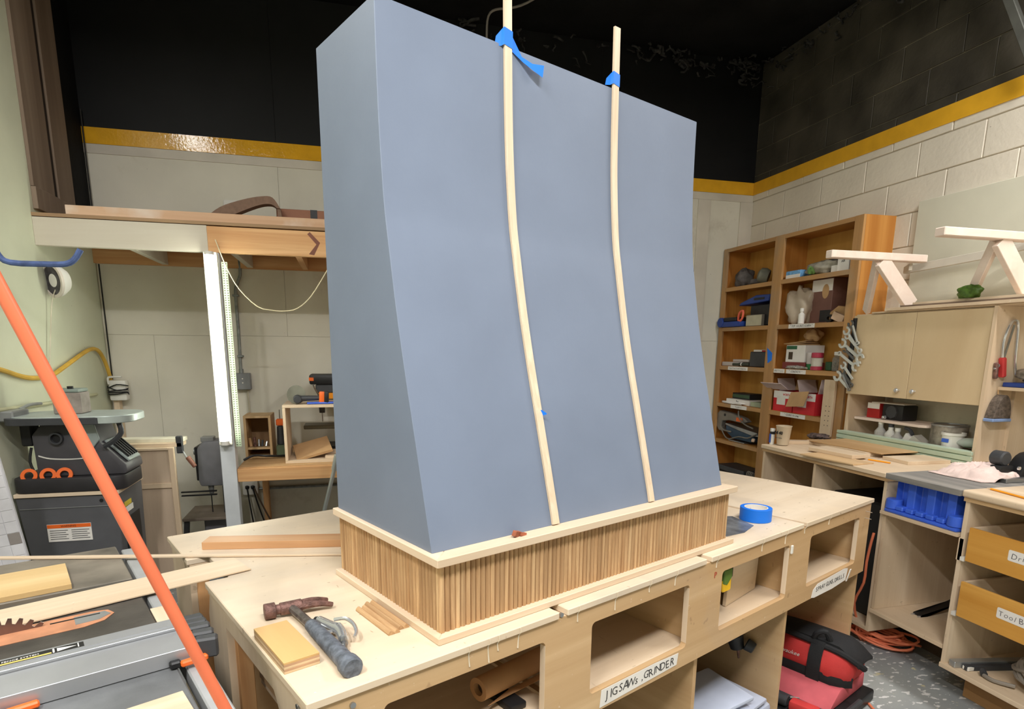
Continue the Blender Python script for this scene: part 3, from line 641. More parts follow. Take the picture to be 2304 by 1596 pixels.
B().obox((2.765, .955, .020), (.05, .05, .038), (0, 0, .5)).build('block', mat('dark_brown_wood', (98, 74, 56), .8, var=.2), t, smooth=False)
B().obox((2.735, .955, .012), (.035, .03, .022), (0, 0, .5)).build('chip', mat('dark_brown_wood', (98, 74, 56)), t, smooth=False)
t = thing('tote_lids', 'stack of pale grey blue plastic tote lids under the bench', 'tote lids', (1.80, 1.02, 0), 'h')
PB = mat('pale_blue_plastic', (186, 194, 214), .4, var=.06)
B().box(1.70, 2.10, .985, 1.25, .002, .19).build('tote', PB, t, bevel=.02, seg=2)
B().obox((1.885, 1.11, .222), (.36, .26, .018), (R(4), R(3), R(4))).build('lid', PB, t, bevel=.008, seg=2)
B().obox((1.86, 1.12, .250), (.26, .22, .018), (R(3), R(-3), R(-9))).build('lid', PB, t, bevel=.008, seg=2)
for k, (u, zz) in enumerate(((1.615, .30), (1.618, .265), (1.621, .23))):
    t = thing('spirit_level', ['topmost black spirit level leaning under the bench', 'middle black spirit level leaning under the bench', 'lowest black spirit level leaning under the bench'][k], 'level', (u, 1.2, 0), 'h', group='black levels under the bench')
    B().bar((u+.005, .99, zz+.015), (u+.005, 1.7, zz-.12), .022, .03).build('rail', BLACK, t, bevel=.002)
    B().bar((u+.005, .992, zz+.031), (u+.005, 1.69, zz-.104), .012, .003).build('edge', GREY, t)
t = thing('router_motor', 'dark tool motor hanging on the bench divider', 'tool motor', (2.12, 1.17, .29), 'h')
B().cyl((2.105, 1.185, .44), (2.112, 1.17, .39), .026, .030, 16).cyl((2.112, 1.17, .39), (2.118, 1.155, .335), .034, .026, 16).build('body', mat('charcoal', (52, 52, 54), .5, var=.2), t, bevel=.003)
B().cyl((2.125, 1.125, .365), (2.135, 1.095, .352), .026, .022, 14).build('side_knob', DGREY, t, bevel=.003)
B().cyl((2.119, 1.153, .335), (2.121, 1.148, .295), .006, .004, 8).build('shaft', RUST, t)
B().box(2.13, 2.1545, 1.16, 1.20, .39, .42).build('hook', STEEL, t, bevel=.002)
# ============================================================ table saw (bench axes)
saw = thing('table_saw', 'black topped table saw with a raised blade at the left of the bench', 'table saw', (-.2, 1.5, 0), 'h')
CAST = mat('oiled_cast_iron', (92, 87, 82), .42, .35, var=.28, scale=7, bump=.12, bscale=70)
SLATE = mat('dusty_grey_wing', (112, 114, 116), .5, .2, var=.3, scale=6, bump=.12, bscale=70)
WEB = mat('sawdusted_wing', (128, 120, 108), .6, .1, var=.4, scale=5, bump=.3, bscale=40)
B().box(-.70, .190, 1.492, 1.845, .84, .880).build('main_top', CAST, saw, bevel=.003)
B().box(-.70, .190, 1.405, 1.474, .84, .880).build('main_top', CAST, saw, bevel=.003)
B().box(-.70, .188, 1.474, 1.492, .84, .868).build('mitre_slot', BLACK, saw, smooth=False)
B().box(-.70, .190, 1.849, 2.190, .845, .880).build('rear_wing', WEB, saw, bevel=.003)
B().box(-.70, .186, .90, 1.400, .845, .879).build('front_wing', SLATE, saw, bevel=.003)
B().box(.200, .238, .90, 2.16, .835, .874).build('side_rail', mat('pale_grey_rail', (184, 186, 188), .45, .3, var=.1), saw, bevel=.003)
B().box(.192, .236, 1.43, 1.60, .8745, .8785).build('wood_filler', BIR('y'), saw, smooth=False)
B().box(-.66, .12, .98, 2.10, .10, .838).build('cabinet', DGREY, saw, bevel=.01)
B().prism([(-.45, 1.575), (.06, 1.575), (.10, 1.59), (.122, 1.622), (.112, 1.65), (.08, 1.66), (-.45, 1.66)], 'xy', .8802, .8812).build('throat_insert', mat('salmon_insert', (204, 142, 106), .6, var=.15, scale=20), saw, smooth=False)
B().prism([(.045, 1.597), (.09, 1.600), (.115, 1.622), (.105, 1.645), (.045, 1.645)], 'xy', .8812, .8818).build('insert_plate', GREY, saw, smooth=False)
B().box(.0, .095, 1.633, 1.6385, .8818, .8822).build('blade_slot', BLACK, saw, smooth=False)
teeth = []
nt = 40
for k in range(nt):
    a = 2*math.pi*k/nt
    for da, rr_ in ((0, .127), (.055, .1265), (.07, .114), (.12, .113)): teeth.append((-.09+rr_*math.cos(-a-da), .79+rr_*math.sin(-a-da)))
B().prism(teeth, 'xz', 1.6345, 1.637).build('blade', mat('bronze_blade', (136, 118, 114), .28, .85, var=.15), saw, smooth=False)
t = thing('rip_fence', 'brushed aluminium rip fence across the table saw', 'fence', (-.2, 1.33, .88), 'h')
B().box(-.70, .222, 1.262, 1.355, .8805, .912).build('beam', ALU, t, bevel=.0008, smooth=False)
B().box(-.70, .224, 1.358, 1.412, .8805, .918).build('top_rail', ALU, t, bevel=.0008, smooth=False)
B().box(-.70, .223, 1.372, 1.376, .918, .9195).build('ridge', ALU, t, smooth=False)
for k in range(5):
    a = R(-70+k*36)
    B().obox((.243+.012*math.cos(a)*0+.004*k*0, 1.385-.030*k, .903), (.042, .026, .050-.004*abs(k-2)), (0, 0, R(-4*k))).build('end_cap', DGREY, t, bevel=.004)
B().box(-.16, .048, 1.381, 1.404, .9181, .9186).build('sticker', BLACK, t, smooth=False)
B().prism([(.005, 1.3845), (.005, 1.4005), (.036, 1.3925)], 'xy', .9186, .9189).build('sticker_arrow', PAPER, t, smooth=False)
B().box(.038, .040, 1.383, 1.402, .9186, .9189).box(-.002, .001, 1.383, 1.402, .9186, .9189).build('sticker_line', PAPER, t, smooth=False)
B().box(-.155, -.004, 1.382, 1.3875, .9186, .9189).build('sticker_band', mat('sticker_yellow', (232, 200, 110), .5), t, smooth=False)
B().text('PRECISION RIP FENCE SYSTEM', .0085, (-.08, 1.394, .9186), (1, 0, 0), (0, 1, 0), .0003).build('lettering', PAPER, t, smooth=False)
B().obox((.215, 1.248, .8885), (.05, .014, .012), (0, 0, .1)).build('clamp_lever', ORANGE, t, bevel=.003)
B().obox((-.06, 1.250, .8885), (.06, .014, .012), (0, 0, .1)).build('clamp_lever', ORANGE, t, bevel=.003)
B().box(.172, .192, 1.246, 1.262, .8805, .895).build('clamp_foot', BLACK, t, bevel=.003)
def uvboard(name, label, u, v, L_, w, h, rot, z0, m, cat='board'):
    o = B().box(-L_/2, L_/2, -w/2, w/2, 0, h).thing(name, m, label, cat, (0, 0, 0), bevel=.0006, smooth=False)
    c, s_ = math.cos(ANG), math.sin(ANG); o.location = (u*c-v*s_, u*s_+v*c, z0); o.rotation_euler = (0, 0, ANG+rot); return o
uvboard('plywood_offcut', 'long thin plywood offcut bridging from saw to bench', .025, 1.735, .86, .128, .004, R(5.2), .8825, BIR('x'))
uvboard('plywood_offcut', 'short wide yellowish plywood offcut on the rear of the saw', -.205, 1.952, .52, .195, .014, R(.5), .8803, wood('yellow_ply', (228, 200, 150), (206, 170, 116), 'x', 6, .5))
uvboard('plywood_offcut', 'pale wood offcut at the near edge of the saw top', .09, 1.03, .17, .20, .014, R(2), .8795, BIR('x'))
B().cyl((-.664, .946, 2.26), (-.2005, .9775, .8762), .0092, .0092, 18).thing('orange_pole', mat('orange_enamel', (224, 116, 80), .38, var=.06), 'long orange metal pole leaning over the table saw', 'pole', (-.2005, .9775, .8762))
# ============================================================ loft over the alcove
loft = thing('storage_loft', 'wooden storage loft with a half painted front beam and white post', 'loft', (-.35, 4.45, 0))
GWW = wood('old_white_paint', (214, 208, 194), (196, 186, 168), 'x', 5, .6)
B().box(XL, -.757, 4.05, 4.09, 2.037, 2.186).build('front_beam', GWW, loft, bevel=.002, label='white painted half of the front beam')
B().box(-.757, .9, 4.05, 4.09, 2.037, 2.183).build('front_beam', PINE('x'), loft, bevel=.002, label='bare pine half of the front beam')
B().box(XL, .9, 4.05, 4.895, 2.19, 2.208).build('deck', wood('dull_deck', (176, 146, 112), (150, 120, 90), 'x', 6, .7), loft, smooth=False)
B().box(XL, .9, 4.862, 4.899, 2.045, 2.188).build('ledger', PINE('x'), loft, bevel=.001)
for x in (-1.21, -.66, -.285, .3, .86):
    B().box(x, x+.038, 4.091, 4.861, 2.05, 2.188).build('joist', GWW if x < -.5 else PINE('y'), loft, bevel=.001)
B().box(-.788, -.702, 4.05, 4.136, 0, 2.036).build('post', mat('post_white', (214, 218, 222), .5, var=.04), loft, bevel=.003)
B().box(.82, .90, 4.05, 4.136, 0, 2.036).build('post', mat('post_white', (214, 218, 222)), loft, bevel=.003)
b = B().prism([(-.20, 2.165), (-.185, 2.178), (-.128, 2.118), (-.150, 2.108)], 'xz', 4.0494, 4.05)
b.prism([(-.128, 2.118), (-.150, 2.108), (-.196, 2.050), (-.166, 2.045)], 'xz', 4.0494, 4.05)
b.build('painted_arrow', mat('brown_marker', (128, 84, 70), .8), loft, smooth=False)
wboard('plank', 'long plank lying along the loft edge with white paint patches', (-.29, 4.10), 2.36, .07, .05, 0, 2.2085, wood('loft_plank', (218, 184, 152), (198, 158, 126), 'x', 9, .6, dust=(228, 218, 206)), 'plank')
wboard('plank', 'thin rough plank at the left end of the loft edge', (-1.05, 4.215), 1.0, .12, .016, R(1.5), 2.2085, wood('rough_plank', (150, 104, 66), (112, 76, 48), 'x', 20, .8), 'plank')
# curved brown band and box on the loft
FIB = mat('brown_fibreboard', (140, 112, 94), .75, var=.1, scale=40)
t = thing('curved_form', 'brown curved fibreboard form lying on the loft', 'curved form', (-.6, 4.55, 2.208))
arc_o = spl([(-.86, 2.30), (-.755, 2.382), (-.615, 2.436), (-.50, 2.463), (-.43, 2.460), (-.385, 2.395)], 4)
arc_i = spl([(-.405, 2.395), (-.44, 2.418), (-.51, 2.410), (-.62, 2.366), (-.70, 2.325), (-.78, 2.260)], 4)
B().prism(arc_o+arc_i, 'xz', 4.52, 4.60).build('band', FIB, t)
B().prism([(-.86, 2.2085), (-.86, 2.30), (-.78, 2.30), (-.70, 2.2085)], 'xz', 4.53, 4.59).build('foot', FIB, t, smooth=False)
B().prism([(-.405, 2.395), (-.385, 2.395), (-.36, 2.2085), (-.40, 2.2085)], 'xz', 4.53, 4.59).build('foot', FIB, t, smooth=False)
t = thing('brown_box', 'long flat brown box with a dark strap on the loft', 'box', (.05, 4.62, 2.208))
B().box(-.42, .55, 4.62, 4.84, 2.2085, 2.415).build('carton', mat('red_brown_board', (168, 118, 94), .7, var=.06), t, bevel=.004)
B().box(-.20, -.155, 4.618, 4.842, 2.2085, 2.417).build('strap', DGREY, t, smooth=False)
t = thing('ceiling_outlet', 'small white metal outlet plate on the wall above the loft', 'outlet', (-.74, 4.88, 2.44))
B().prism(rrect(-.79, -.688, 2.43, 2.503, .012), 'xz', 4.882, 4.8995).build('plate', WHITE, t, bevel=.002)
B().cyl((-.735, 4.882, 2.462), (-.735, 4.876, 2.462), .014, n=12).build('socket', GREY, t)
# ---- tube lamp on the post
lamp = thing('tube_lamp', 'glowing upright fluorescent tube lamp on the white post', 'lamp', (-.745, 4.02, .90))
B().box(-.782, -.708, 4.018, 4.049, .90, 2.036).build('batten', WHITE, lamp, bevel=.003)
B().cyl((-.745, 3.992, .93), (-.745, 3.992, 2.015), .024, n=18).build('tube', emis('tube_glow', (.95, 1., .86), 26.), lamp)
for z0, z1 in ((.905, .93), (2.015, 2.033)): B().cyl((-.745, 3.992, z0), (-.745, 3.992, z1), .0255, n=18).build('end_cap', WHITE, lamp)
t = thing('perforated_strap', 'long perforated metal strap hanging beside the tube lamp', 'strap', (-.676, 4.045, .88))
B().box(-.692, -.660, 4.044, 4.046, .885, 1.985).build('band', mat('green_grey_strap', (172, 186, 160), .5, .3), t, smooth=False)
hb = B()
for k in range(78):
    for x in (-.684, -.668): hb.box(x-.004, x+.004, 4.0425, 4.0439, .895+k*.014, .895+k*.014+.0065)
hb.build('holes', mat('dark_hole', (92, 96, 80), .8), t, smooth=False, kind='stuff')
# cords, conduits and boxes of the alcove
B().tube([(-.714, 4.043, 2.108), (-.66, 4.02, 1.95), (-.60, 4.02, 1.83), (-.508, 4.03, 1.735), (-.43, 4.04, 1.715), (-.357, 4.05, 1.712), (-.28, 4.05, 1.73), (-.20, 4.05, 1.80), (-.113, 4.05, 1.93), (-.05, 4.05, 2.036)], .0032, 6).thing('cream_cord', mat('cream_cord', (226, 214, 178), .6), 'cream cord hanging in a loop below the loft beam', 'cord', (-.714, 4.043, 1.71))
t = thing('conduit', 'grey steel conduit running down to the grey switch box', 'conduit', (-.76, 4.88, 1.20))
GAL = mat('galvanised', (138, 142, 140), .45, .6, var=.2, scale=30)
B().tube([(-.715, 4.87, 2.10), (-.715, 4.872, 2.0), (-.745, 4.88, 1.93), (-.757, 4.882, 1.86), (-.757, 4.882, 1.6), (-.762, 4.882, 1.33)], .011, 8).build('pipe', GAL, t)
for zz in (1.85, 1.42): B().box(-.778, -.735, 4.866, 4.899, zz, zz+.014).build('clip', GAL, t, bevel=.002)
B().prism(rrect(-.80, -.695, 1.185, 1.305, .006), 'xz', 4.84, 4.899).build('switch_box', mat('grey_box', (132, 134, 136), .5, .3), t, bevel=.004)
B().cyl((-.757, 4.87, 1.305), (-.757, 4.87, 1.335), .016, n=12).build('connector', GAL, t)
for zz in (1.235, 1.265): B().cyl((-.748, 4.84, zz), (-.748, 4.836, zz), .005, n=8).build('screw', WHITE, t)
B().tube([(-.725, 4.885, 1.185), (-.722, 4.885, .9), (-.735, 4.885, .78)], .006, 6).build('wire', mat('beige_wire', (198, 190, 168), .6), t)
t = thing('wall_outlet', 'white double outlet box with cords under the alcove bench', 'outlet', (-.76, 4.87, .40))
B().prism(rrect(-.81, -.70, .385, .492, .01), 'xz', 4.85, 4.899).build('box', WHITE, t, bevel=.004)
for x in (-.775, -.735): B().cyl((x, 4.85, .45), (x, 4.838, .44), .016, .013, 12).build('plug', BLACK, t)
for k, x in enumerate((-.775, -.735, -.725)): B().tube([(x, 4.84, .44), (x+.02+.02*k, 4.80, .30), (x+.05+.05*k, 4.76, .12), (x+.10+.06*k, 4.74, .012)], .006, 6).build('cord', BLACK if k < 2 else mat('brown_cord', (90, 70, 54), .7), t)
B().tube([(-.70, 4.885, .425), (.1, 4.885, .43), (.8, 4.885, .43)], .011, 8, 0).thing('conduit_pipe', GAL, 'level steel conduit low on the wall below the alcove bench', 'conduit', (-.70, 4.885, .425))
B().cyl((-.20, 3.99, .40), (-.105, 4.0, .74), .013, .013, 14).cyl((-.11, 4.0, .72), (-.085, 4.0, .82), .020, .020, 14).thing('steel_pole', mat('silver_tube', (196, 202, 202), .3, .8), 'silver tube pole leaning in front of the alcove bench', 'pole', (-.2, 3.99, .40))
# ---- alcove bench
t = thing('alcove_bench', 'low pine bench under the loft', 'bench', (.1, 4.48, 0))
B().box(-.70, .88, 4.06, 4.10, .655, .738).build('front_rail', PINE('x'), t, bevel=.002)
B().box(-.70, .88, 4.101, 4.895, .720, .742).build('top', wood('alcove_top', (206, 168, 122), (182, 142, 98), 'x', 6, .6), t, bevel=.001)
B().box(-.70, -.662, 4.101, 4.895, .655, .7195).build('side_rail', PINE('y'), t, bevel=.002)
B().box(.62, .70, 4.11, 4.19, 0, .7195).build('leg', PINE('z'), t, bevel=.002)
B().box(-.659, -.62, 4.80, 4.88, 0, .7195).build('leg', PINE('z'), t, bevel=.002)
t = thing('wooden_cubby', 'small two compartment wooden cubby box on the alcove bench', 'cubby box', (-.61, 4.5, .742))
CW = wood('cubby_pine', (206, 178, 138), (184, 150, 108), 'z', 14, .6)
x0, x1, y0, y1, z0, z1 = -.70, -.525, 4.42, 4.66, .7425, 1.035
B().box(x0, x0+.016, y0, y1, z0, z1).build('side', CW, t, smooth=False); B().box(x1-.016, x1, y0, y1, z0, z1).build('side', CW, t, smooth=False)
for zz in (z0, .803, z1-.016): B().box(x0+.016, x1-.016, y0, y1, zz, zz+.014).build('shelf', CW, t, smooth=False)
B().box(x0+.016, x1-.016, y1-.01, y1, z0+.014, z1-.016).build('back', mat('brown_back', (150, 118, 84), .7), t, smooth=False)
for k, (x, r, h, m) in enumerate(((-.667, .013, .06, CARD), (-.64, .012, .065, RUST), (-.615, .010, .05, STEEL), (-.595, .009, .045, DGREY), (-.57, .011, .035, CHROME))):
    B().cyl((x, 4.46, .8172), (x+.004*(k-2), 4.47, .8172+h), r, r*.8, 10).thing('small_fitting', m, ['brown bobbin at the left of the cubby shelf', 'rusty bobbin beside the brown one in the cubby', 'steel fitting in the middle of the cubby shelf', 'dark fitting right of middle in the cubby', 'shiny fitting at the right of the cubby shelf'][k], 'fitting', (x, 4.46, .8172), bevel=.002)
t = thing('plywood_box_frame', 'open plywood box frame standing on the alcove bench', 'box frame', (-.2, 4.35, .742))
b = BIR('x')
B().box(-.42, .20, 4.17, 4.52, 1.108, 1.126).build('top', BIR('x'), t, smooth=False, bevel=.001)
B().box(-.42, .20, 4.17, 4.52, .7425, .760).build('bottom', BIR('x'), t, smooth=False, bevel=.001)
B().box(-.42, -.402, 4.17, 4.52, .7605, 1.1075).build('side', BIR('z'), t, smooth=False, bevel=.001)
B().box(.182, .20, 4.17, 4.52, .7605, 1.1075).build('side', BIR('z'), t, smooth=False, bevel=.001)
B().obox((-.255, 4.34, .812), (.24, .25, .018), (R(14), R(-14), R(6))).thing('board_scrap', CARD, 'brown board scrap tilted inside the plywood box frame', 'board', (-.25, 4.33, .762), smooth=False, bevel=.001)
B().box(-.17, .17, 4.20, 4.50, .7605, .778).thing('board_scrap', BIR('x'), 'flat board lying on the floor of the plywood box frame', 'board', (0, 4.35, .7605), smooth=False, bevel=.001)
t = thing('angle_grinder', 'orange and grey cordless angle grinder on the plywood box frame', 'angle grinder', (-.25, 4.26, 1.126))
B().lathe([(0, 0), (.060, .001), (.062, .006), (.03, .012), (0, .012)], (-.333, 4.255, 1.187), (-.25, -.95, .15), 24).build('disc', mat('grinding_disc', (120, 118, 104), .7, var=.2), t)
B().cyl((-.325, 4.235, 1.160), (-.325, 4.20, 1.160), .030, .026, 14).build('gear_head', DGREY, t, bevel=.004)
B().tube([(-.318, 4.225, 1.163), (-.27, 4.23, 1.165), (-.22, 4.235, 1.165), (-.185, 4.24, 1.166)], [.020, .016], 10).build('handle', DGREY, t)
B().obox((-.172, 4.24, 1.170), (.034, .05, .075), (0, .06, 0)).build('battery_mount', ORANGE, t, bevel=.006, seg=2)
B().obox((-.142, 4.24, 1.168), (.028, .055, .078), (0, .06, 0)).build('battery', BLACK, t, bevel=.006, seg=2)
t = thing('drill_press', 'black and orange bench drill press behind the plywood box frame', 'drill press', (-.08, 4.66, .742))
B().box(-.265, .16, 4.55, 4.76, 1.235, 1.305).build('belt_cover', BLACK, t, bevel=.012, seg=2)
B().box(-.267, -.235, 4.548, 4.553, 1.262, 1.285).build('badge', ORANGE, t, smooth=False)
B().box(-.215, .10, 4.57, 4.74, 1.13, 1.234).build('head', mat('orange_yellow_paint', (236, 150, 40), .4), t, bevel=.01, seg=2)
B().box(-.225, .11, 4.562, 4.75, 1.175, 1.234).build('head_band', DGREY, t, bevel=.006)
B().cyl((-.19, 4.60, 1.03), (-.19, 4.60, 1.13), .020, .026, 14).build('chuck', DGREY, t)
B().cyl((-.19, 4.60, .965), (-.19, 4.60, 1.03), .004, .004, 8).build('bit', STEEL, t)
B().box(-.32, .02, 4.54, 4.72, .918, .945).build('table', mat('press_table', (120, 118, 104), .5, .4), t, bevel=.004)
B().cyl((-.0, 4.75, .745), (-.0, 4.75, 1.20), .032, .032, 16).build('column', STEEL, t)
B().box(-.20, .12, 4.60, 4.86, .7425, .78).build('base', BLACK, t, bevel=.008)
B().tube([(-.205, 4.55, 1.16), (-.225, 4.50, 1.205), (-.235, 4.47, 1.235)], .006, 6).build('feed_lever', STEEL, t)
B().tube([(-.70, 4.33, .748), (-.64, 4.36, .772), (-.56, 4.35, .768), (-.47, 4.40, .756), (-.43, 4.46, .752), (-.44, 4.6, .75)], .008, 6).thing('black_cable', BLACK, 'black cable lying along the alcove bench top', 'cable', (-.7, 4.33, .742))
B().tube([(-.37, 4.40, .775), (-.33, 4.47, .80), (-.27, 4.50, .81), (-.22, 4.47, .80), (-.24, 4.43, .775)], .010, 6).thing('black_hose', BLACK, 'coiled black hose at the back of the plywood box frame', 'hose', (-.3, 4.45, .765))
B().obox((-.16, 4.245, 1.1335), (.22, .07, .012), (0, 0, .1)).thing('glove', BLUE, 'blue and grey glove lying under the angle grinder', 'glove', (-.16, 4.245, 1.1265), bevel=.005, seg=2)
t = thing('hobby_tool', 'small dark tool with a green base between cubby and box frame', 'power tool', (-.47, 4.5, .742))
B().box(-.505, -.445, 4.46, 4.60, .7425, .82).build('base', mat('dull_green', (96, 110, 84), .6), t, bevel=.006)
B().cyl((-.475, 4.52, .82), (-.475, 4.52, .95), .028, .022, 12).build('body', DGREY, t, bevel=.004)
B().box(-.50, -.45, 4.49, 4.55, .955, 1.0).build('head', ORANGE, t, bevel=.006)
B().cyl((-.475, 4.52, 1.0), (-.475, 4.52, 1.065), .0035, n=6).build('rod', STEEL, t)
# ---- bandsaw left of the post
t = thing('band_saw', 'grey bandsaw standing left of the white post', 'bandsaw', (-.93, 4.5, 0))
BSG = mat('bandsaw_grey', (118, 118, 122), .5, .2, var=.12)
B().prism([(-1.0, .56), (-1.01, .60), (-1.005, .82), (-.97, .865), (-.83, .875), (-.83, .56)], 'xz', 4.42, 4.60).build('upper_housing', BSG, t, bevel=.012, seg=2)
B().box(-1.022, -1.004, 4.43, 4.6, .60, .83).build('door_edge', BLACK, t, bevel=.004)
B().cyl((-1.04, 4.5, .79), (-1.022, 4.5, .79), .022, n=12).build('door_knob', GREY, t)
B().box(-.98, -.90, 4.44, 4.52, .862, .895).build('tension_knob', GREY, t, bevel=.004)
B().box(-.87, -.80, 4.44, 4.58, .34, .56).build('column', DGREY, t, bevel=.006)
B().cyl((-.945, 4.47, .56), (-.945, 4.47, .50), .020, .014, 10).build('blade_guide', GREY, t)
B().box(-.952, -.946, 4.47, 4.475, .365, .52).build('blade', BLACK, t, smooth=False)
B().box(-1.11, -.80, 4.32, 4.68, .345, .365).build('table', mat('bandsaw_table', (128, 116, 104), .6, .2), t, bevel=.003)
B().box(-1.0, -.82, 4.42, 4.6, .10, .344).build('lower_housing', BSG, t, bevel=.01)
for sx in (-1.09, -.82):
    B().bar((sx, 4.36, .344), (sx-.03*(1 if sx < -1 else -1), 4.33, 0), .03, .03).build('leg', DGREY, t)
B().box(-1.12, -.9, 4.40, 4.42, .525, .533).build('fence_rod', BLACK, t, smooth=False); B().box(-1.12, -.9, 4.40, 4.42, .50, .508).build('fence_rod', BLACK, t, smooth=False)
# ---- leaning door panel and lumber left of it
t = thing('framed_panel', 'framed plywood panel leaning upright beside the sander', 'panel', (-1.13, 4.02, 0))
B().box(-1.235, -1.06, 3.985, 3.995, .02, .885).build('sheet', wood('dusty_ply', (206, 184, 160), (184, 160, 138), 'z', 6, .6), t, smooth=False)
B().box(-1.06, -1.030, 3.975, 4.005, .0, .90).build('stile', BIR('z'), t, bevel=.002)
B().box(-1.235, -1.06, 3.975, 3.984, .655, .685).build('rail', BIR('x'), t, bevel=.001)
B().box(-1.24, -1.06, 3.975, 4.005, .886, .90).build('rail', BIR('x'), t, bevel=.001)
wboard('pale_plank', 'pale plank lying on top of the framed panel', (-1.16, 4.06), .34, .12, .022, 0, .9015, BIR('x'), 'plank')
wboard('pale_plank', 'white plank on the top of the pile by the bandsaw', (-1.17, 4.10), .36, .10, .022, R(-2), .9240, mat('whitewash', (214, 208, 188), .6), 'plank')
t = thing('bar_clamp', 'bar clamp with a brown handle at the right of the plank pile', 'clamp', (-.97, 4.03, .80))
B().box(-1.02, -.985, 4.0, 4.03, .86, .965).build('jaw', DGREY, t, bevel=.004)
B().cyl((-.99, 4.015, .87), (-.955, 4.01, .80), .006, n=8).build('screw', STEEL, t)
B().cyl((-.965, 4.012, .835), (-.925, 4.0, .775), .015, .013, 12).build('handle', mat('brown_handle', (128, 84, 66), .5), t, bevel=.003)
# ---- spindle sander on its cabinet
CABG = mat('cabinet_grey', (92, 92, 96), .5, .1, var=.08)
t = thing('sander_cabinet', 'dark grey steel tool cabinet below the spindle sander', 'cabinet', (-1.4, 3.6, 0))
B().prism([(-1.615, .755), (-1.165, .755), (-1.185, 0), (-1.54, 0)], 'xz', 3.42, 3.80).build('body', CABG, t, bevel=.004)
B().box(-1.60, -1.185, 3.416, 3.4195, .695, .698).build('seam', GREY, t, smooth=False)
B().cyl((-1.24, 3.419, .725), (-1.24, 3.417, .725), .009, n=12).build('hole', BLACK, t)
B().box(-1.173, -1.166, 3.50, 3.72, .10, .60).build('side_opening', BLACK, t, smooth=False)
B().box(-1.166, -1.163, 3.50, 3.60, .665, .69).build('yellow_label', mat('label_yellow', (210, 186, 60), .5), t, smooth=False)
B().box(-1.166, -1.163, 3.50, 3.62, .63, .66).build('white_label', PAPER, t, smooth=False)
lb = B().box(-1.495, -1.30, 3.4165, 3.4195, .522, .612).build('warning_label', PAPER, t, smooth=False)
B().box(-1.494, -1.301, 3.4158, 3.4165, .592, .611).build('label_header', ORANGE, lb, smooth=False)
B().text('WARNING', .014, (-1.40, 3.4158, .601), (1, 0, 0), (0, 0, 1), .0004).build('lettering', INK, lb, smooth=False)
hb = B()
for k in range(5):
    for x0 in (-1.485, -1.39): hb.box(x0, x0+.08-.01*(k % 2), 3.4158, 3.4165, .578-.011*k, .581-.011*k)
hb.build('print_lines', DGREY, lb, smooth=False)
wboard('plywood_sheet', 'thin plywood sheet between sander and cabinet', (-1.385, 3.60), .46, .38, .018, 0, .7565, BIR('x'), 'board')
t = thing('spindle_sander', 'dark grey benchtop belt sander with a wide pale table', 'sander', (-1.4, 3.58, .775))
B().prism(rrect(-1.622, -1.125, 3.41, 3.74, .06, 5), 'xy', .776, .85).build('tray', mat('sander_tray', (46, 44, 46), .5, var=.12), t, bevel=.006, seg=2)
B().prism([(-1.515, .851), (-1.52, 1.06), (-1.47, 1.12), (-1.25, 1.12), (-1.225, 1.02), (-1.12, .90), (-1.115, .862), (-1.13, .851)], 'xz', 3.45, 3.70).build('housing', mat('sander_grey', (78, 76, 80), .5, var=.1), t, bevel=.012, seg=2)
B().prism([(-1.30, 1.119), (-1.24, 1.119), (-1.222, 1.035), (-1.26, .985), (-1.315, .97)], 'xz', 3.438, 3.449).build('tilt_plate', mat('sander_silver', (158, 168, 166), .45, .2), t, bevel=.003)
B().obox((-1.165, 3.57, .968), (.15, .17, .012), (0, R(47), 0)).build('grille', mat('sander_silver', (158, 168, 166)), t, bevel=.003)
for k in range(5): B().obox((-1.158, 3.505+k*.032, .977), (.115, .012, .01), (0, R(47), 0)).build('grille_slot', BLACK, t, smooth=False)
B().ring((-1.41, 3.444, 1.045), (0, 1, 0), .030, .022, .03, 18).build('dust_port', DGREY, t)
B().cyl((-1.41, 3.447, 1.045), (-1.41, 3.4485, 1.045), .022, n=18).build('port_hole', BLACK, t)
B().box(-1.575, -1.525, 3.47, 3.56, 1.005, 1.118).build('switch_box', BLACK, t, bevel=.006)
B().tube([(-1.53, 3.46, 1.0), (-1.54, 3.45, .93), (-1.525, 3.45, .87)], .006, 6).build('cord', BLACK, t)
B().prism(spl([(-1.50, .955), (-1.45, .94), (-1.36, .935), (-1.27, .94)], 4)+spl([(-1.27, .945), (-1.36, .94), (-1.45, .946), (-1.50, .962)], 4), 'xz', 3.447, 3.4495).build('trim_line', WHITE, t, smooth=False)
B().prism(rrect(-1.60, -1.06, 3.36, 3.72, .12, 6), 'xy', 1.121, 1.158).build('table', mat('table_pale', (176, 186, 182), .4, .3, var=.12), t, bevel=.003)
B().prism(rrect(-1.602, -1.15, 3.357, 3.70, .06, 5), 'xy', 1.119, 1.153).build('table_skirt', DGREY, t, bevel=.002)
B().tube([(-1.12, 3.42, 1.12), (-1.115, 3.42, 1.07), (-1.15, 3.42, 1.03), (-1.20, 3.43, 1.0)], .013, 6).build('tilt_bracket', DGREY, t)
for k, x in enumerate((-1.545, -1.463, -1.392)):
    B().ring((x, 3.432, .863), (.05, -1, .35), .036, .020, .008, 26).thing('insert_ring', ORANGE, ['leftmost orange insert ring in the sander tray', 'middle orange insert ring in the sander tray', 'right orange insert ring in the sander tray'][k], 'ring', (x, 3.432, .850), group='orange rings in the sander tray')
t = thing('belt_drum_box', 'small grey metal box with knobs on the sander table', 'box', (-1.36, 3.56, 1.159))
B().box(-1.43, -1.305, 3.50, 3.62, 1.159, 1.265).build('case', mat('grained_grey', (142, 132, 124), .6, var=.2, scale=20), t, bevel=.004)
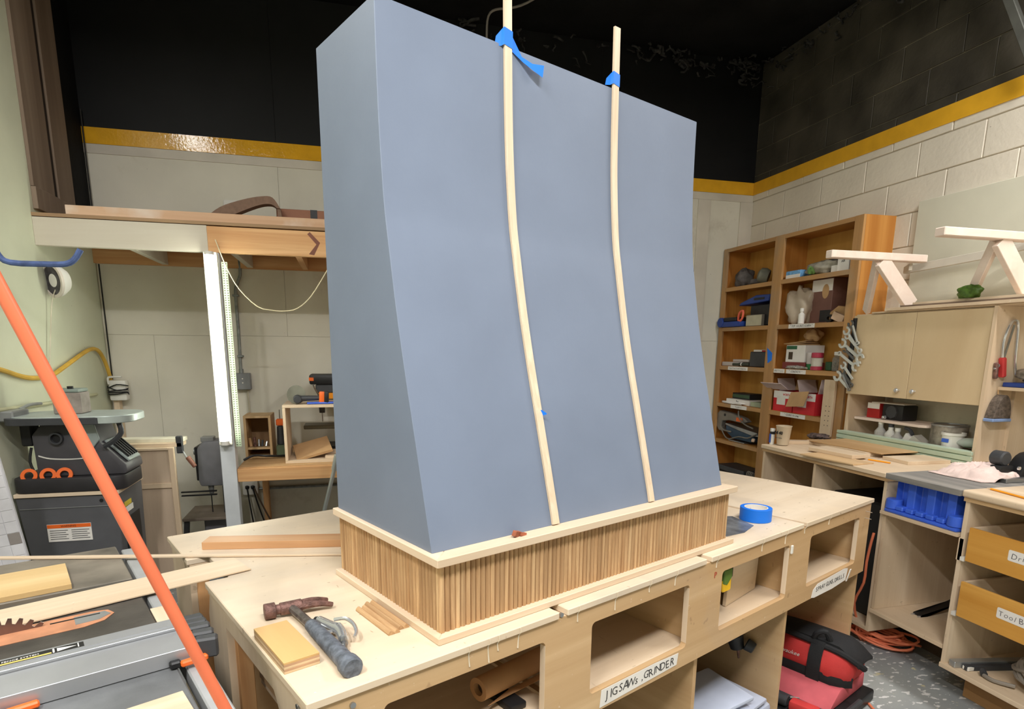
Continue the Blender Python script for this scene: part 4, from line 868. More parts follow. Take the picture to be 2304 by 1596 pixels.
B().box(-1.44, -1.31, 3.498, 3.625, 1.2655, 1.283).build('lid', mat('grey_green', (128, 140, 132), .5), t, bevel=.006, seg=2)
for x in (-1.41, -1.355): B().cyl((x, 3.53, 1.283), (x, 3.53, 1.296), .014, n=12).build('knob', BLACK, t)
# mosaic board leaning at the left
t = thing('mosaic_board', 'white board with grey square tiles leaning at the left edge', 'tile board', (-1.5, 3.0, 0))
MT = Matrix.Translation((-1.375, 2.95, .58)) @ Euler((R(-5), R(-9), 0)).to_matrix().to_4x4()
B().box(-.15, 0, 0, .012, -.575, .50).xf(MT).build('board', mat('white_tile', (204, 202, 206), .4, var=.05), t, smooth=False)
rg = random.Random(5)
for i in range(3):
    for j in range(18):
        a, c = -.048*i-.005, -.42+.05*j
        dark = (i*2+j) % 5 == 0 and (i+j) % 2 == 0
        B().box(a-.0465, a, -.002, 0, c, c+.0488).xf(MT).build('tile', mat('grey_tile', (146, 138, 134), .4) if dark else mat('pale_tile', (214, 212, 216), .35), t, smooth=False, bevel=.001)
# ---- left wall bits
t = thing('bowl_lamp', 'round white wall bowl with a dark face and hanging cord', 'wall bowl', (-1.6, 4.17, 1.86))
BA = (.62, .75, .10)
B().lathe([(.088, 0), (.092, .006), (.085, .03), (.06, .065), (.02, .08), (0, .082)], (-1.585, 4.09, 1.855), BA, 26).build('bowl', WHITE, t)
B().lathe([(0, .002), (.06, .001), (.080, -.001), (.080, .003), (0, .004)], (-1.586, 4.089, 1.855), BA, 26).build('face', mat('dark_mirror', (96, 92, 96), .25, .5, var=.4, scale=25), t)
B().ring((-1.585, 4.09, 1.855), BA, .094, .078, .014, 28).build('rim', mat('cream_rim', (208, 198, 186), .5), t)
B().cyl((-1.63, 4.17, 1.858), (-1.56, 4.16, 1.858), .012, n=8).build('bracket', GREY, t)
B().tube([(-1.56, 4.10, 1.94), (-1.562, 4.095, 1.85), (-1.60, 4.09, 1.75), (-1.61, 4.05, 1.6), (-1.615, 3.99, 1.40), (-1.615, 3.98, 1.36)], .003, 6).build('cord', mat('beige_wire', (198, 190, 168)), t)
B().tube([(-1.615, 3.2, 1.43), (-1.612, 3.48, 1.378), (-1.61, 3.65, 1.34), (-1.61, 3.79, 1.325), (-1.61, 3.97, 1.33), (-1.61, 4.2, 1.385), (-1.61, 4.45, 1.45), (-1.61, 4.60, 1.475), (-1.605, 4.69, 1.46), (-1.60, 4.76, 1.39), (-1.597, 4.81, 1.29), (-1.597, 4.82, 1.22)], .0125, 8).thing('air_hose', mat('yellow_hose', (206, 164, 66), .6, var=.12), 'yellow air hose draped along the left wall', 'hose', (-1.61, 4.0, 1.22))
B().tube([(-1.63, 3.45, 2.05), (-1.575, 3.45, 2.0), (-1.545, 3.45, 1.91), (-1.50, 3.45, 1.875), (-1.36, 3.45, 1.873), (-1.275, 3.45, 1.877), (-1.235, 3.45, 1.90), (-1.205, 3.45, 1.945)], .0135, 10).thing('wall_hook', mat('dusty_blue_rubber', (84, 104, 156), .6, var=.25, scale=25), 'big blue coated storage hook on the left wall', 'hook', (-1.63, 3.45, 1.87))
B().tube([(-1.604, 4.873, 1.16), (-1.604, 4.873, 2.04)], .005, 8, 0).tube([(-1.604, 4.873, 2.21), (-1.604, 4.873, 3.0)], .005, 8, 0).thing('corner_cable', mat('black_cable', (30, 26, 22), .6), 'straight black cable running up the left corner', 'cable', (-1.604, 4.873, 1.16))
B().tube([(-1.618, 3.0, 1.20), (-1.618, 3.9, 1.18), (-1.618, 4.6, 1.18)], .010, 8, 0).thing('wall_conduit', mat('painted_conduit', (186, 184, 150), .6), 'painted conduit running level along the left wall', 'conduit', (-1.618, 3.0, 1.18))
t = thing('wall_charger', 'white wall box wrapped in black cord in the left corner', 'wall box', (-1.57, 4.82, 1.12))
B().box(-1.608, -1.50, 4.79, 4.865, 1.12, 1.262).build('case', WHITE, t, bevel=.012, seg=2)
B().tube([(-1.60, 4.78, 1.235), (-1.60, 4.775, 1.275), (-1.58, 4.775, 1.285), (-1.515, 4.775, 1.285)], .007, 8).build('handle', WHITE, t)
rg = random.Random(11)
for k in range(5):
    zz = 1.165+.014*k
    B().tube([(-1.615, 4.80, zz), (-1.60, 4.778, zz+rg.uniform(-.01, .01)), (-1.55, 4.774, zz+rg.uniform(-.018, .018)), (-1.495, 4.776, zz+rg.uniform(-.015, .015)), (-1.488, 4.80, zz)], .0042, 6).build('cord', BLACK, t)
B().box(-1.60, -1.565, 4.83, 4.89, .5, 1.119).build('backing_board', BIR('z'), t, smooth=False)
t = thing('junction_box', 'grey junction box with lead at the left edge on the wall', 'junction box', (-1.6, 3.5, 1.14))
B().box(-1.628, -1.56, 3.40, 3.56, 1.135, 1.185).build('box', GREY, t, bevel=.006)
B().tube([(-1.60, 3.56, 1.18), (-1.60, 3.66, 1.195), (-1.605, 3.80, 1.19)], .008, 6).build('lead', GREY, t)
# ============================================================ right wall: shelving unit
sh = thing('shelving_unit', 'tall orange plywood shelving unit in the right corner', 'shelving', (3.33, 4.13, 0))
SX0, SX1 = 3.225, 3.452
SY0, SYm, SY1 = 3.385, 4.17, 4.878
for y in (SY0, SYm-.01, SY1-.02): B().box(SX0, SX1, y, y+.02, 0, 2.348).build('upright', SHELFW('z'), sh, smooth=False)
B().box(SX1, SX1+.006, SY0, SY1, 0, 2.348).build('back_panel', wood('amber_back', (204, 154, 78), (182, 130, 60), 'z', 7, .5), sh, smooth=False)
for y0, y1 in ((SY0, 3.458), (4.118, 4.222), (4.83, 4.883)): B().box(3.206, SX0-.0005, y0, y1, 0, 2.348).build('face_stile', SHELFD('z'), sh, bevel=.001, smooth=False)
B().box(SX0, SX1, SY0+.0205, SY1-.0205, 2.328, 2.348).build('top_board', SHELFW('y'), sh, smooth=False)
SHZ = [2.022, 1.689, 1.359, 1.035, .713, .36, .06]
for c, (y0, y1, f0, f1) in enumerate(((SY0+.0205, SYm-.0105, 3.459, 4.117), (SYm+.0105, SY1-.0205, 4.223, 4.829))):
    for zz in SHZ:
        B().box(SX0, SX1, y0, y1, zz-.02, zz).build('shelf', SHELFW('y'), sh, smooth=False)
        B().box(3.207, SX0-.0005, f0, f1, zz-.033, zz-.001).build('shelf_edge', SHELFD('y'), sh, bevel=.001, smooth=False)
    B().box(3.207, SX0-.0005, f0, f1, 2.318, 2.347).build('top_rail', SHELFD('y'), sh, bevel=.001, smooth=False)
def shelf_label(y0, y1, z0, z1, txt, size):
    o = B().box(3.2055, 3.2066, y0, y1, z0, z1).build('label_tape', PAPER, sh, smooth=False)
    B().hand(txt, size, (3.2055, (y0+y1)/2, (z0+z1)/2), (0, -1, 0), (0, 0, 1), len(txt)).build('lettering', INK, o, smooth=False)
shelf_label(3.72, 3.985, 1.657, 1.687, '" TOP SECRET COBRA "', .022)
shelf_label(3.985, 4.105, 1.327, 1.357, 'BOLTS etc', .020)
shelf_label(3.76, 3.965, 1.327, 1.357, '" CONCRETE "', .022)
shelf_label(3.72, 3.985, 1.003, 1.033, '" COUNTERSINK "', .022)
shelf_label(4.43, 4.70, 1.327, 1.357, 'Tape Trans Seam Trimmer kit', .016)
shelf_label(4.40, 4.62, 1.003, 1.033, 'Sanders', .020)
B().prism([(4.185, 1.395), (4.14, 1.42), (4.14, 1.475), (4.205, 1.515)], 'yz', 3.2052, 3.206).thing('tape_flag', TAPE, 'blue tape patch on the middle stile of the shelving', 'tape', (3.205, 4.17, 1.45))
t = thing('drilled_board', 'narrow pale board with drilled holes standing before the shelving', 'board', (3.19, 3.50, .915))
B().box(3.184, 3.202, 3.445, 3.545, .915, 1.302).build('plank', BIR('z'), t, smooth=False, bevel=.001)
for k in range(5):
    for y in (3.475, 3.505): B().cyl((3.184, y, .99+k*.033), (3.1832, y, .99+k*.033), .0035, n=8).build('hole', DGREY, t)
# ---- things on the shelves
def carton(name, label, cat, x0, x1, y0, y1, z0, h, m, bevel=.003, rot=0, stripe=None, txt=None, txtcol=INK, size=.03):
    t = thing(name, label, cat, ((x0+x1)/2, (y0+y1)/2, z0)); t.rotation_euler = (0, 0, rot)
    B().box(x0, x1, y0, y1, z0, z0+h).build('body', m, t, bevel=bevel)
    if stripe: 
        for (a, b_, mm) in stripe: B().box(x0-.0006, x0, y0+.002, y1-.002, z0+h*a, z0+h*b_).build('printed_band', mm, t, smooth=False)
    if txt: B().text(txt, size, (x0-.0008, (y0+y1)/2, z0+h*.6), (0, -1, 0), (0, 0, 1), .0005).build('lettering', txtcol, t, smooth=False)
    return t
def lump(name, label, cat, c, size, m, seed, n=14, pw=.8):
    rg = random.Random(seed); ph = [rg.uniform(0, 6) for _ in range(8)]
    def fn(a, b_):
        th = 2*math.pi*a; f = math.pi*b_
        k = 1+.16*math.sin(3*th+ph[0])*math.sin(2*f+ph[1])+.13*math.sin(5*th+ph[2]+2*f)+.08*math.sin(7*f+ph[3]+3*th)
        x, y, z = math.cos(th)*math.sin(f)**pw*k, math.sin(th)*math.sin(f)**pw*k, -math.cos(f)*k
        return (c[0]+size[0]/2*x, c[1]+size[1]/2*y, max(c[2], c[2]+size[2]/2*(1+z)))
    return B().grid(fn, n*2, n).thing(name, m, label, cat, c, ang=80)
# top left
EAR = mat('faded_grey_foam', (92, 86, 84), .8, var=.2, scale=30, bump=.4, bscale=120)
lump('ear_muff', 'dark grey ear muff at the left of the top shelf', 'ear muff', (3.30, 4.70, 2.0225), (.13, .17, .14), EAR, 2)
t = thing('respirator', 'grey banded respirator right of the ear muff on the top shelf', 'respirator', (3.30, 4.42, 2.0225))
B().lathe([(.0, 0), (.05, .0), (.062, .03), (.055, .07), (.03, .085), (0, .088)], (3.31, 4.40, 2.075), (-.5, .5, .2), 18).build('cup', mat('olive_grey', (118, 118, 104), .7, var=.15), t)
for k in range(3): B().ring((3.285-.012*k, 4.425+.012*k, 2.082), (-.5, .5, .2), .052-.010*k, .044-.010*k, .006, 20).build('band', BLACK, t)
B().obox((3.29, 4.50, 2.045), (.10, .09, .04), (0, .1, .3)).build('strap', EAR, t, bevel=.012, seg=2)
# second left
BD = mat('deep_blue_plastic', (38, 66, 142), .45, var=.12)
t = thing('blue_case', 'flat blue case lying on top of black boxes on the second shelf', 'case', (3.32, 4.45, 1.90))
B().prism([(4.66, 1.862), (4.28, 1.882), (4.26, 1.93), (4.44, 1.935), (4.64, 1.885)], 'yz', 3.235, 3.40).build('shell', BD, t, bevel=.005)
B().box(3.232, 3.2345, 4.33, 4.46, 1.895, 1.912).build('handle', BLACK, t, smooth=False)
carton('black_tool_case', 'black tool case under the blue case on the second shelf', 'case', 3.25, 3.43, 4.24, 4.52, 1.6895, .17, BLACK, .008)
t = thing('blue_clamp', 'chunky blue clamp tool hanging over the second shelf edge', 'clamp', (3.24, 4.70, 1.69))
B().box(3.185, 3.30, 4.56, 4.86, 1.6905, 1.735).build('body', BD, t, bevel=.008, seg=2)
B().cyl((3.18, 4.835, 1.73), (3.30, 4.835, 1.73), .042, n=18).build('wheel', BD, t, bevel=.004)
B().box(3.19, 3.30, 4.62, 4.80, 1.7355, 1.77).build('jaw', BLACK, t, bevel=.006)
B().tube([(3.20, 4.60, 1.745), (3.19, 4.575, 1.80), (3.19, 4.53, 1.815), (3.19, 4.53, 1.765), (3.195, 4.565, 1.735)], .009, 8, closed=True).thing('orange_loop', mat('coral_plastic', (238, 110, 84), .5), 'coral coloured loop handle standing beside the blue clamp', 'handle', (3.19, 4.56, 1.735))
carton('grey_box', 'small grey cardboard box right of the blue clamp', 'box', 3.225, 3.33, 4.33, 4.53, 1.6895, .09, mat('grey_card', (128, 120, 108), .7, var=.1), .002, stripe=[(.05, .95, mat('pale_card', (190, 184, 160), .7))])
# third left
carton('black_bin', 'black plastic bin at the right of the third shelf', 'bin', 3.23, 3.40, 4.24, 4.45, 1.3595, .125, DGREY, .008)
t = thing('bit_box', 'white and red boxes stacked behind the black bin', 'box', (3.36, 4.48, 1.36))
B().box(3.33, 3.44, 4.36, 4.58, 1.3595, 1.44).build('lower_box', PAPER, t, bevel=.002); B().box(3.33, 3.44, 4.36, 4.54, 1.4405, 1.50).build('upper_box', PAPER, t, bevel=.002)
B().box(3.329, 3.3298, 4.365, 4.43, 1.446, 1.496).build('red_print', mat('print_red', (196, 40, 40), .6), t, smooth=False)
B().text('18V', .035, (3.3298, 4.49, 1.47), (0, -1, 0), (0, 0, 1), .0005).build('lettering', INK, t, smooth=False)
carton('clear_flat_box', 'clear flat parts box at the left of the third shelf', 'parts box', 3.235, 3.42, 4.60, 4.84, 1.3595, .035, clear('clear_plastic', (214, 206, 202), .2, .7), .004)
carton('clear_flat_box', 'second clear parts box leaning on the first', 'parts box', 3.26, 3.43, 4.50, 4.72, 1.396, .022, clear('clear_plastic', (214, 206, 202)), .004)
t = thing('tool_roll', 'long dark green tool roll at the front of the third shelf', 'tool roll', (3.24, 4.57, 1.36))
B().cyl((3.245, 4.68, 1.375), (3.245, 4.46, 1.378), .0155, n=10).build('roll', mat('dark_green', (62, 68, 58), .6), t); B().ring((3.245, 4.56, 1.3765), (0, 1, 0), .0165, .015, .012, 12).build('band', PAPER, t)
# fourth left
carton('black_flat_box', 'black printed box on the fourth shelf', 'box', 3.30, 3.42, 4.50, 4.74, 1.078, .05, BLACK, .002, stripe=[(.2, .75, mat('dull_green_print', (70, 96, 70), .6))])
carton('white_flat_box', 'white flat box under the black printed box', 'box', 3.24, 3.44, 4.42, 4.74, 1.0355, .042, PAPER, .002, txt='Pro', size=.025)
carton('green_sheet_stack', 'pale green sheet stack at the right of the fourth shelf', 'paper stack', 3.24, 3.42, 4.24, 4.40, 1.0355, .038, mat('pale_green_paper', (168, 178, 150), .7, var=.15), .002)
lump('paper_scraps', 'crumpled white paper scraps at the front of the fourth shelf', 'paper scraps', (3.225, 4.62, 1.0355), (.05, .30, .022), PAPER, 6)
# fifth left
t = thing('jigsaw', 'silver grey jigsaw with an orange badge on the fifth shelf', 'jigsaw', (3.26, 4.62, .86))
B().prism([(4.85, .93), (4.80, .965), (4.62, .955), (4.45, .93), (4.40, .905), (4.46, .885), (4.66, .89), (4.76, .875), (4.77, .82), (4.72, .80), (4.62, .80), (4.62, .785), (4.80, .785), (4.86, .84)], 'yz', 3.225, 3.275).build('body', mat('tool_silver', (136, 130, 122), .4, .4), t, bevel=.006)
B().box(3.222, 3.2248, 4.47, 4.55, .895, .928).build('badge', ORANGE, t, smooth=False)
B().cyl((3.2245, 4.72, .932), (3.222, 4.72, .932), .012, n=12).build('knob', BLACK, t)
B().tube([(3.225, 4.53, .985), (3.21, 4.50, .94), (3.215, 4.46, .90), (3.22, 4.40, .875), (3.225, 4.32, .86)], .006, 6).build('cord', mat('grey_cord', (120, 114, 104), .6), t)
t = thing('circular_saw', 'blue power saw with a silver shoe on the fifth shelf', 'power saw', (3.30, 4.50, .714))
B().prism([(4.72, .845), (4.36, .825), (4.30, .78), (4.34, .735), (4.60, .735), (4.70, .78)], 'yz', 3.235, 3.39).build('body', mat('teal_blue', (48, 74, 98), .5, var=.15), t, bevel=.012, seg=2)
B().prism([(4.70, .862), (4.26, .828), (4.24, .80), (4.30, .795), (4.50, .818), (4.70, .848)], 'yz', 3.222, 3.40).build('shoe', STEEL, t, bevel=.003)
B().box(3.224, 3.38, 4.42, 4.64, .7145, .724).build('base_plate', STEEL, t, bevel=.002)
B().tube([(3.215, 4.74, .80), (3.21, 4.67, .745), (3.208, 4.60, .735), (3.21, 4.48, .77), (3.212, 4.36, .775), (3.215, 4.26, .82)], .0055, 6).build('cord', mat('grey_cord', (120, 114, 104)), t)
B().obox((3.222, 4.30, .765), (.02, .03, .03), (0, .3, .2)).build('wing_nut', mat('cream_knob', (224, 190, 160), .5), t, bevel=.006)
# sixth left
carton('dark_suitcase', 'dark flat suitcase on the lowest shelf in view', 'case', 3.225, 3.44, 4.40, 4.80, .435, .045, DGREY, .008)
carton('dark_crate', 'low dark crate under the suitcase', 'crate', 3.24, 3.44, 4.44, 4.80, .3605, .073, BLACK, .004)
t = thing('corded_tool', 'grey corded tool with looped leads on the lowest shelf in view', 'power tool', (3.28, 4.32, .36))
B().cyl((3.23, 4.37, .405), (3.40, 4.37, .405), .044, n=16).build('motor', DGREY, t, bevel=.006)
for k in range(4): B().tube([(3.235, 4.35-.018*k, .362), (3.215, 4.34-.02*k, .45), (3.22, 4.32-.02*k, .50), (3.25, 4.29-.012*k, .44), (3.24, 4.30-.02*k, .365)], .005, 6).build('lead', mat('grey_cord', (120, 114, 104)), t)
B().box(3.235, 3.33, 4.235, 4.275, .40, .52).build('adapter', BLACK, t, bevel=.005)
# top right
carton('tissue_box', 'blue and white tissue box on the top right shelf', 'box', 3.235, 3.36, 3.95, 4.105, 2.0225, .055, mat('sky_blue_card', (112, 166, 214), .6, var=.25, scale=30), .003, rot=0, stripe=[(.0, .5, PAPER)])
lump('work_rag', 'grey rag with a green patch on the top right shelf', 'rag', (3.29, 3.78, 2.0225), (.14, .30, .09), mat('grey_rag', (150, 144, 128), .9, var=.2, scale=20), 9)
lump('green_rag', 'small green cloth lying on the grey rag', 'rag', (3.235, 3.83, 2.03), (.05, .08, .055), mat('green_cloth', (112, 150, 82), .9, var=.15), 12)
carton('white_part_box', 'white cardboard box at the right of the top right shelf', 'box', 3.235, 3.40, 3.50, 3.60, 2.0225, .105, PAPER, .002, txt='AIR', size=.022)
carton('white_low_box', 'low white box left of the white cardboard box', 'box', 3.24, 3.38, 3.605, 3.66, 2.0225, .045, WHITE, .002)
t = thing('paint_brush', 'grey bristled brush behind the white cardboard box', 'brush', (3.34, 3.62, 2.07)); B().bar((3.36, 3.56, 2.10), (3.34, 3.68, 2.135), .04, .012).build('bristles', DGREY, t); B().bar((3.36, 3.46, 2.08), (3.36, 3.56, 2.10), .014, .01).build('handle', CARD, t)
carton('dark_case', 'dark case behind the rag on the top right shelf', 'case', 3.39, 3.448, 3.62, 3.95, 2.0225, .12, DGREY, .006)
# second right
PL = clear('milky_bag', (216, 200, 178), .25, .55)
lump('plastic_bag', 'milky clear plastic bag of fittings on the second right shelf', 'bag', (3.30, 3.99, 1.6895), (.15, .22, .25), PL, 21, pw=.55)
t = carton('tall_tool_box', 'tall brown and white box behind the plastic bag', 'box', 3.31, 3.43, 3.70, 3.90, 1.6895, .31, mat('brown_print', (120, 84, 74), .6, var=.1), .003, stripe=[(.72, .98, PAPER)])
B().prism(circ(3.765, 1.91, .032, 18, .05), 'yz', 3.3085, 3.31).build('badge', CARD, t, smooth=False)
B().box(3.308, 3.31, 3.70, 3.80, 1.70, 1.78).build('foot_print', BLACK, t, smooth=False)
t = thing('spray_bottle', 'small white bottle in front of the tall box', 'bottle', (3.235, 3.90, 1.6895)); B().lathe([(0, 0), (.022, 0), (.022, .065), (.010, .08), (.010, .085)], (3.24, 3.90, 1.69), (0, 0, 1), 16).build('bottle', WHITE, t); B().cyl((3.24, 3.90, 1.775), (3.24, 3.90, 1.80), .014, n=12).build('cap', WHITE, t)
t = thing('torn_carton', 'torn brown carton with a black tape roll at the right of the second shelf', 'carton', (3.30, 3.57, 1.6895))
B().prism([(3.68, 1.69), (3.67, 1.76), (3.60, 1.80), (3.50, 1.785), (3.465, 1.70), (3.47, 1.69)], 'yz', 3.28, 3.42).build('card', CARD, t, bevel=.002); B().ring((3.255, 3.64, 1.717), (1, .2, 0), .027, .014, .025, 18).build('roll', BLACK, t)
B().obox((3.25, 3.55, 1.72), (.03, .09, .05), (.4, 0, .2)).build('flap', mat('pale_flap', (208, 178, 150), .7), t, smooth=False)
# third right
t = carton('light_bulb_box', 'white lamp carton with a green print on the third right shelf', 'box', 3.25, 3.42, 3.84, 4.04, 1.41, .125, PAPER, .002)
B().box(3.2495, 3.25, 3.925, 4.035, 1.505, 1.53).build('green_print', mat('print_green', (48, 104, 72), .6), t, smooth=False); B().box(3.2495, 3.25, 3.965, 4.01, 1.43, 1.485).build('picture', mat('picture_dark', (70, 56, 40), .6), t, smooth=False)
carton('red_tray', 'flat dark red tray under the white lamp carton', 'tray', 3.24, 3.42, 3.82, 4.06, 1.3595, .05, mat('dark_red', (120, 52, 50), .6), .004)
for k in range(3): 
    o = B().box(-.06, .06, -.10, .10, 0, .006).thing('cardboard_sheet', CARD, ['lowest cardboard sheet on the white lamp carton', 'middle cardboard sheet on the white lamp carton', 'topmost cardboard sheet on the white lamp carton'][k], 'cardboard', (0, 0, 0), smooth=False); o.location = (3.33, 3.95+.02*k, 1.5365+.008*k); o.rotation_euler = (R(-3*k), 0, R(8*k-6))
lump('crumpled_paper', 'crumpled brown paper on the cardboard sheets', 'paper', (3.36, 3.90, 1.562), (.10, .14, .09), CARD, 31)
t = thing('parts_tub', 'clear tub with a green base on the third right shelf', 'tub', (3.28, 3.80, 1.36)); B().cyl((3.29, 3.79, 1.3605), (3.29, 3.79, 1.40), .045, n=20).build('base', mat('bottle_green', (40, 120, 66), .4), t); B().lathe([(.048, 0), (.052, .08), (.05, .082), (.046, .002)], (3.29, 3.79, 1.401), (0, 0, 1), 20).build('tub', clear('clear_plastic', (214, 206, 202)), t)
t = thing('red_jar', 'clear jar with red lid and base on the third right shelf', 'jar', (3.245, 3.71, 1.36))
RJ = mat('raspberry', (168, 52, 72), .4)
B().cyl((3.25, 3.71, 1.3605), (3.25, 3.71, 1.386), .040, n=20).build('base', RJ, t); B().cyl((3.25, 3.71, 1.3865), (3.25, 3.71, 1.445), .037, n=20).build('glass', clear('jar_glass', (226, 220, 204), .1, .6), t); B().cyl((3.25, 3.71, 1.4455), (3.25, 3.71, 1.482), .040, n=20).build('lid', RJ, t, bevel=.004)
B().cyl((3.29, 3.62, 1.3605), (3.29, 3.62, 1.42), .035, n=18).thing('green_tin', mat('dark_bottle_green', (40, 78, 44), .5), 'dark green tin right of the red jar', 'tin', (3.29, 3.62, 1.3605), bevel=.003)
t = thing('screw_jar', 'glass jar of screws with a white lid at the right of the third shelf', 'jar', (3.25, 3.51, 1.36))
B().lathe([(0, 0), (.036, 0), (.039, .006), (.039, .085), (.028, .10), (.028, .105)], (3.25, 3.51, 1.3605), (0, 0, 1), 20).build('glass', clear('jar_dark', (150, 146, 136), .12, .55), t); B().cyl((3.25, 3.51, 1.4665), (3.25, 3.51, 1.49), .032, n=20).build('lid', WHITE, t, bevel=.002)
sb = B(); rg = random.Random(4)
for k in range(60):
    a = rg.uniform(0, 6.28); rr_ = .030*math.sqrt(rg.random()); c = Vector((3.25+rr_*math.cos(a), 3.51+rr_*math.sin(a), 1.3655+rg.uniform(0, .075))); d = Vector((rg.uniform(-1, 1), rg.uniform(-1, 1), rg.uniform(-1, 1))).normalized()*.006
    sb.cyl(c-d, c+d, .0022, n=5)
sb.build('screws', STEEL, t, kind='stuff')
lump('loose_hardware', 'loose hardware and papers at the front of the third right shelf', 'hardware', (3.235, 3.90, 1.3595), (.04, .22, .025), mat('mixed_grey', (170, 166, 158), .5, .2, var=.4, scale=60), 41)
# fourth right: two open red boxes
def open_box(y0, y1, label, flaps):
    t = thing('open_carton', label, 'carton', (3.30, (y0+y1)/2, 1.0355))
    RC = mat('red_print_card', (206, 44, 52), .6, var=.08); th = .004; x0, x1, z0, z1 = 3.232, 3.43, 1.0355, 1.19
    for a in ((x0, x0+th, y0, y1), (x1-th, x1, y0, y1), (x0+th, x1-th, y0, y0+th), (x0+th, x1-th, y1-th, y1)): B().box(a[0], a[1], a[2], a[3], z0, z1).build('side', RC, t, smooth=False)
    B().box(x0+th, x1-th, y0+th, y1-th, z0, z0+th).build('base', CARD, t, smooth=False)
    B().box(x0-.0006, x0, y0, y1, 1.135, z1).build('white_band', PAPER, t, smooth=False)
    B().box(x0-.0012, x0-.0006, y1-.135, y1-.04, 1.085, 1.15).build('address_label', WHITE, t, smooth=False)
    B().text('WÜRTH', .022, (x0-.0008, y0+.07, 1.163), (0, -1, 0), (0, 0, 1), .0005, .0005).build('lettering', mat('print_red', (196, 40, 40)), t, smooth=False)
    for (c, s_, r, m) in flaps: B().obox(c, s_, r).build('flap', m, t, smooth=False)
    return t
PF = mat('pinkish_card', (206, 186, 182), .7)
open_box(3.895, 4.110, 'left open red and white carton on the fourth right shelf', [((3.19, 4.06, 1.225), (.004, .20, .10), (0, R(-60), R(8)), PF), ((3.34, 4.108, 1.235), (.15, .004, .10), (R(-22), 0, 0), PF), ((3.42, 4.0, 1.235), (.004, .19, .09), (0, R(15), 0), CARD)])
open_box(3.665, 3.885, 'right open red and white carton on the fourth right shelf', [((3.19, 3.80, 1.145), (.004, .19, .115), (R(-6), R(22), R(-4)), CARD), ((3.34, 3.665, 1.238), (.16, .004, .11), (R(12), 0, 0), PF), ((3.34, 3.882, 1.232), (.16, .004, .10), (R(-20), 0, 0), PF)])
for k, (y, zz, h, r) in enumerate(((3.585, 1.0355, .085, .045), (3.575, 1.125, .11, .038))):
    t = thing('white_tub', ['lower white lidded tub right of the open cartons', 'upper white lidded tub standing on the lower one'][k], 'tub', (3.29, y, zz))
    B().cyl((3.29, y, zz), (3.29, y, zz+h*.72), r*.92, r, 20).build('tub', clear('frosted', (200, 196, 190), .4, .85), t); B().cyl((3.29, y, zz+h*.72), (3.29, y, zz+h), r*1.06, n=20).build('lid', WHITE, t, bevel=.003)
# ============================================================ wall cabinet over the counter
cab = thing('wall_cabinet', 'pale birch wall cabinet with two doors and an open nook below', 'cabinet', (3.3, 2.84, .935))
CB = wood('birch_door', (212, 190, 154), (200, 175, 138), 'z', 2.5, .45, stretch=.3)
CX0, CX1, CY0, CY1 = 3.150, 3.434, 2.388, 3.292
B().box(CX0, CX1, CY0+.0185, CY1-.0185, 1.706, 1.722).build('top', BIR('y'), cab, smooth=False)
B().box(CX0, CX1, CY0+.0185, CY1-.0185, 1.228, 1.246).build('floor_board', BIR('y'), cab, smooth=False)
B().box(CX0, CX1, CY1-.018, CY1, .935, 1.722).build('side', BIR('z'), cab, smooth=False)
B().box(CX0-.03, CX1, CY0, CY0+.018, .935, 1.722).build('side', BIR('z'), cab, smooth=False)
for k, (y0, y1) in enumerate(((2.846, 3.290), (2.408, 2.843))):
    d = B().box(3.130, 3.148, y0, y1, 1.226, 1.714).build('door', CB, cab, bevel=.0012, smooth=False)
    yk = 2.897 if k == 0 else 2.793
    B().lathe([(.006, 0), (.005, .012), (.0125, .018), (.0135, .024), (.009, .030), (0, .031)], (3.130, yk, 1.272), (-1, 0, 0), 16).build('knob', CHROME, d)
# nook shelf
B().prism([(3.20, 3.27), (3.20, 2.80), (3.22, 2.765), (3.27, 2.75), (3.43, 2.75), (3.43, 3.27)], 'xy', 1.062, 1.078).build('nook_shelf', PINKW, cab, smooth=False, bevel=.001)
RL = mat('pale_green_metal', (186, 202, 180), .4, .2, var=.05)
t = thing('track_rail', 'pale green metal track rail at the back of the counter', 'rail', (3.11, 2.82, .92))
B().box(3.09, 3.142, 2.405, 3.272, .919, .99).build('core', RL, t, smooth=False)
for z0, z1 in ((.921, .938), (.943, .968), (.973, .992)): B().box(3.078, 3.0905, 2.372, 3.275, z0, z1).build('flange', RL, t, bevel=.002)
# nook contents
carton('red_tool_box', 'red and white box on the nook shelf', 'box', 3.24, 3.34, 3.12, 3.215, 1.0785, .095, mat('red_card', (176, 36, 34), .6), .002, stripe=[(.62, 1.0, PAPER)])
t = thing('black_radio', 'black plastic tool case with a round front on the nook shelf', 'tool case', (3.28, 3.03, 1.0785))
B().box(3.245, 3.36, 2.955, 3.105, 1.0785, 1.172).build('case', BLACK, t, bevel=.008, seg=2); B().lathe([(.0, 0), (.042, 0), (.040, .010), (0, .012)], (3.245, 3.03, 1.128), (-1, 0, 0), 8).build('dial', DGREY, t); B().lathe([(0, 0), (.012, 0), (.009, .016), (0, .02)], (3.225, 3.06, 1.0935), (-1, 0, 0), 12).build('knob', CHROME, t)
wboard('paper_slip', 'thin folded leaflets lying over the black tool case', (3.30, 3.08), .10, .22, .006, R(6), 1.1735, PAPER, 'leaflets')
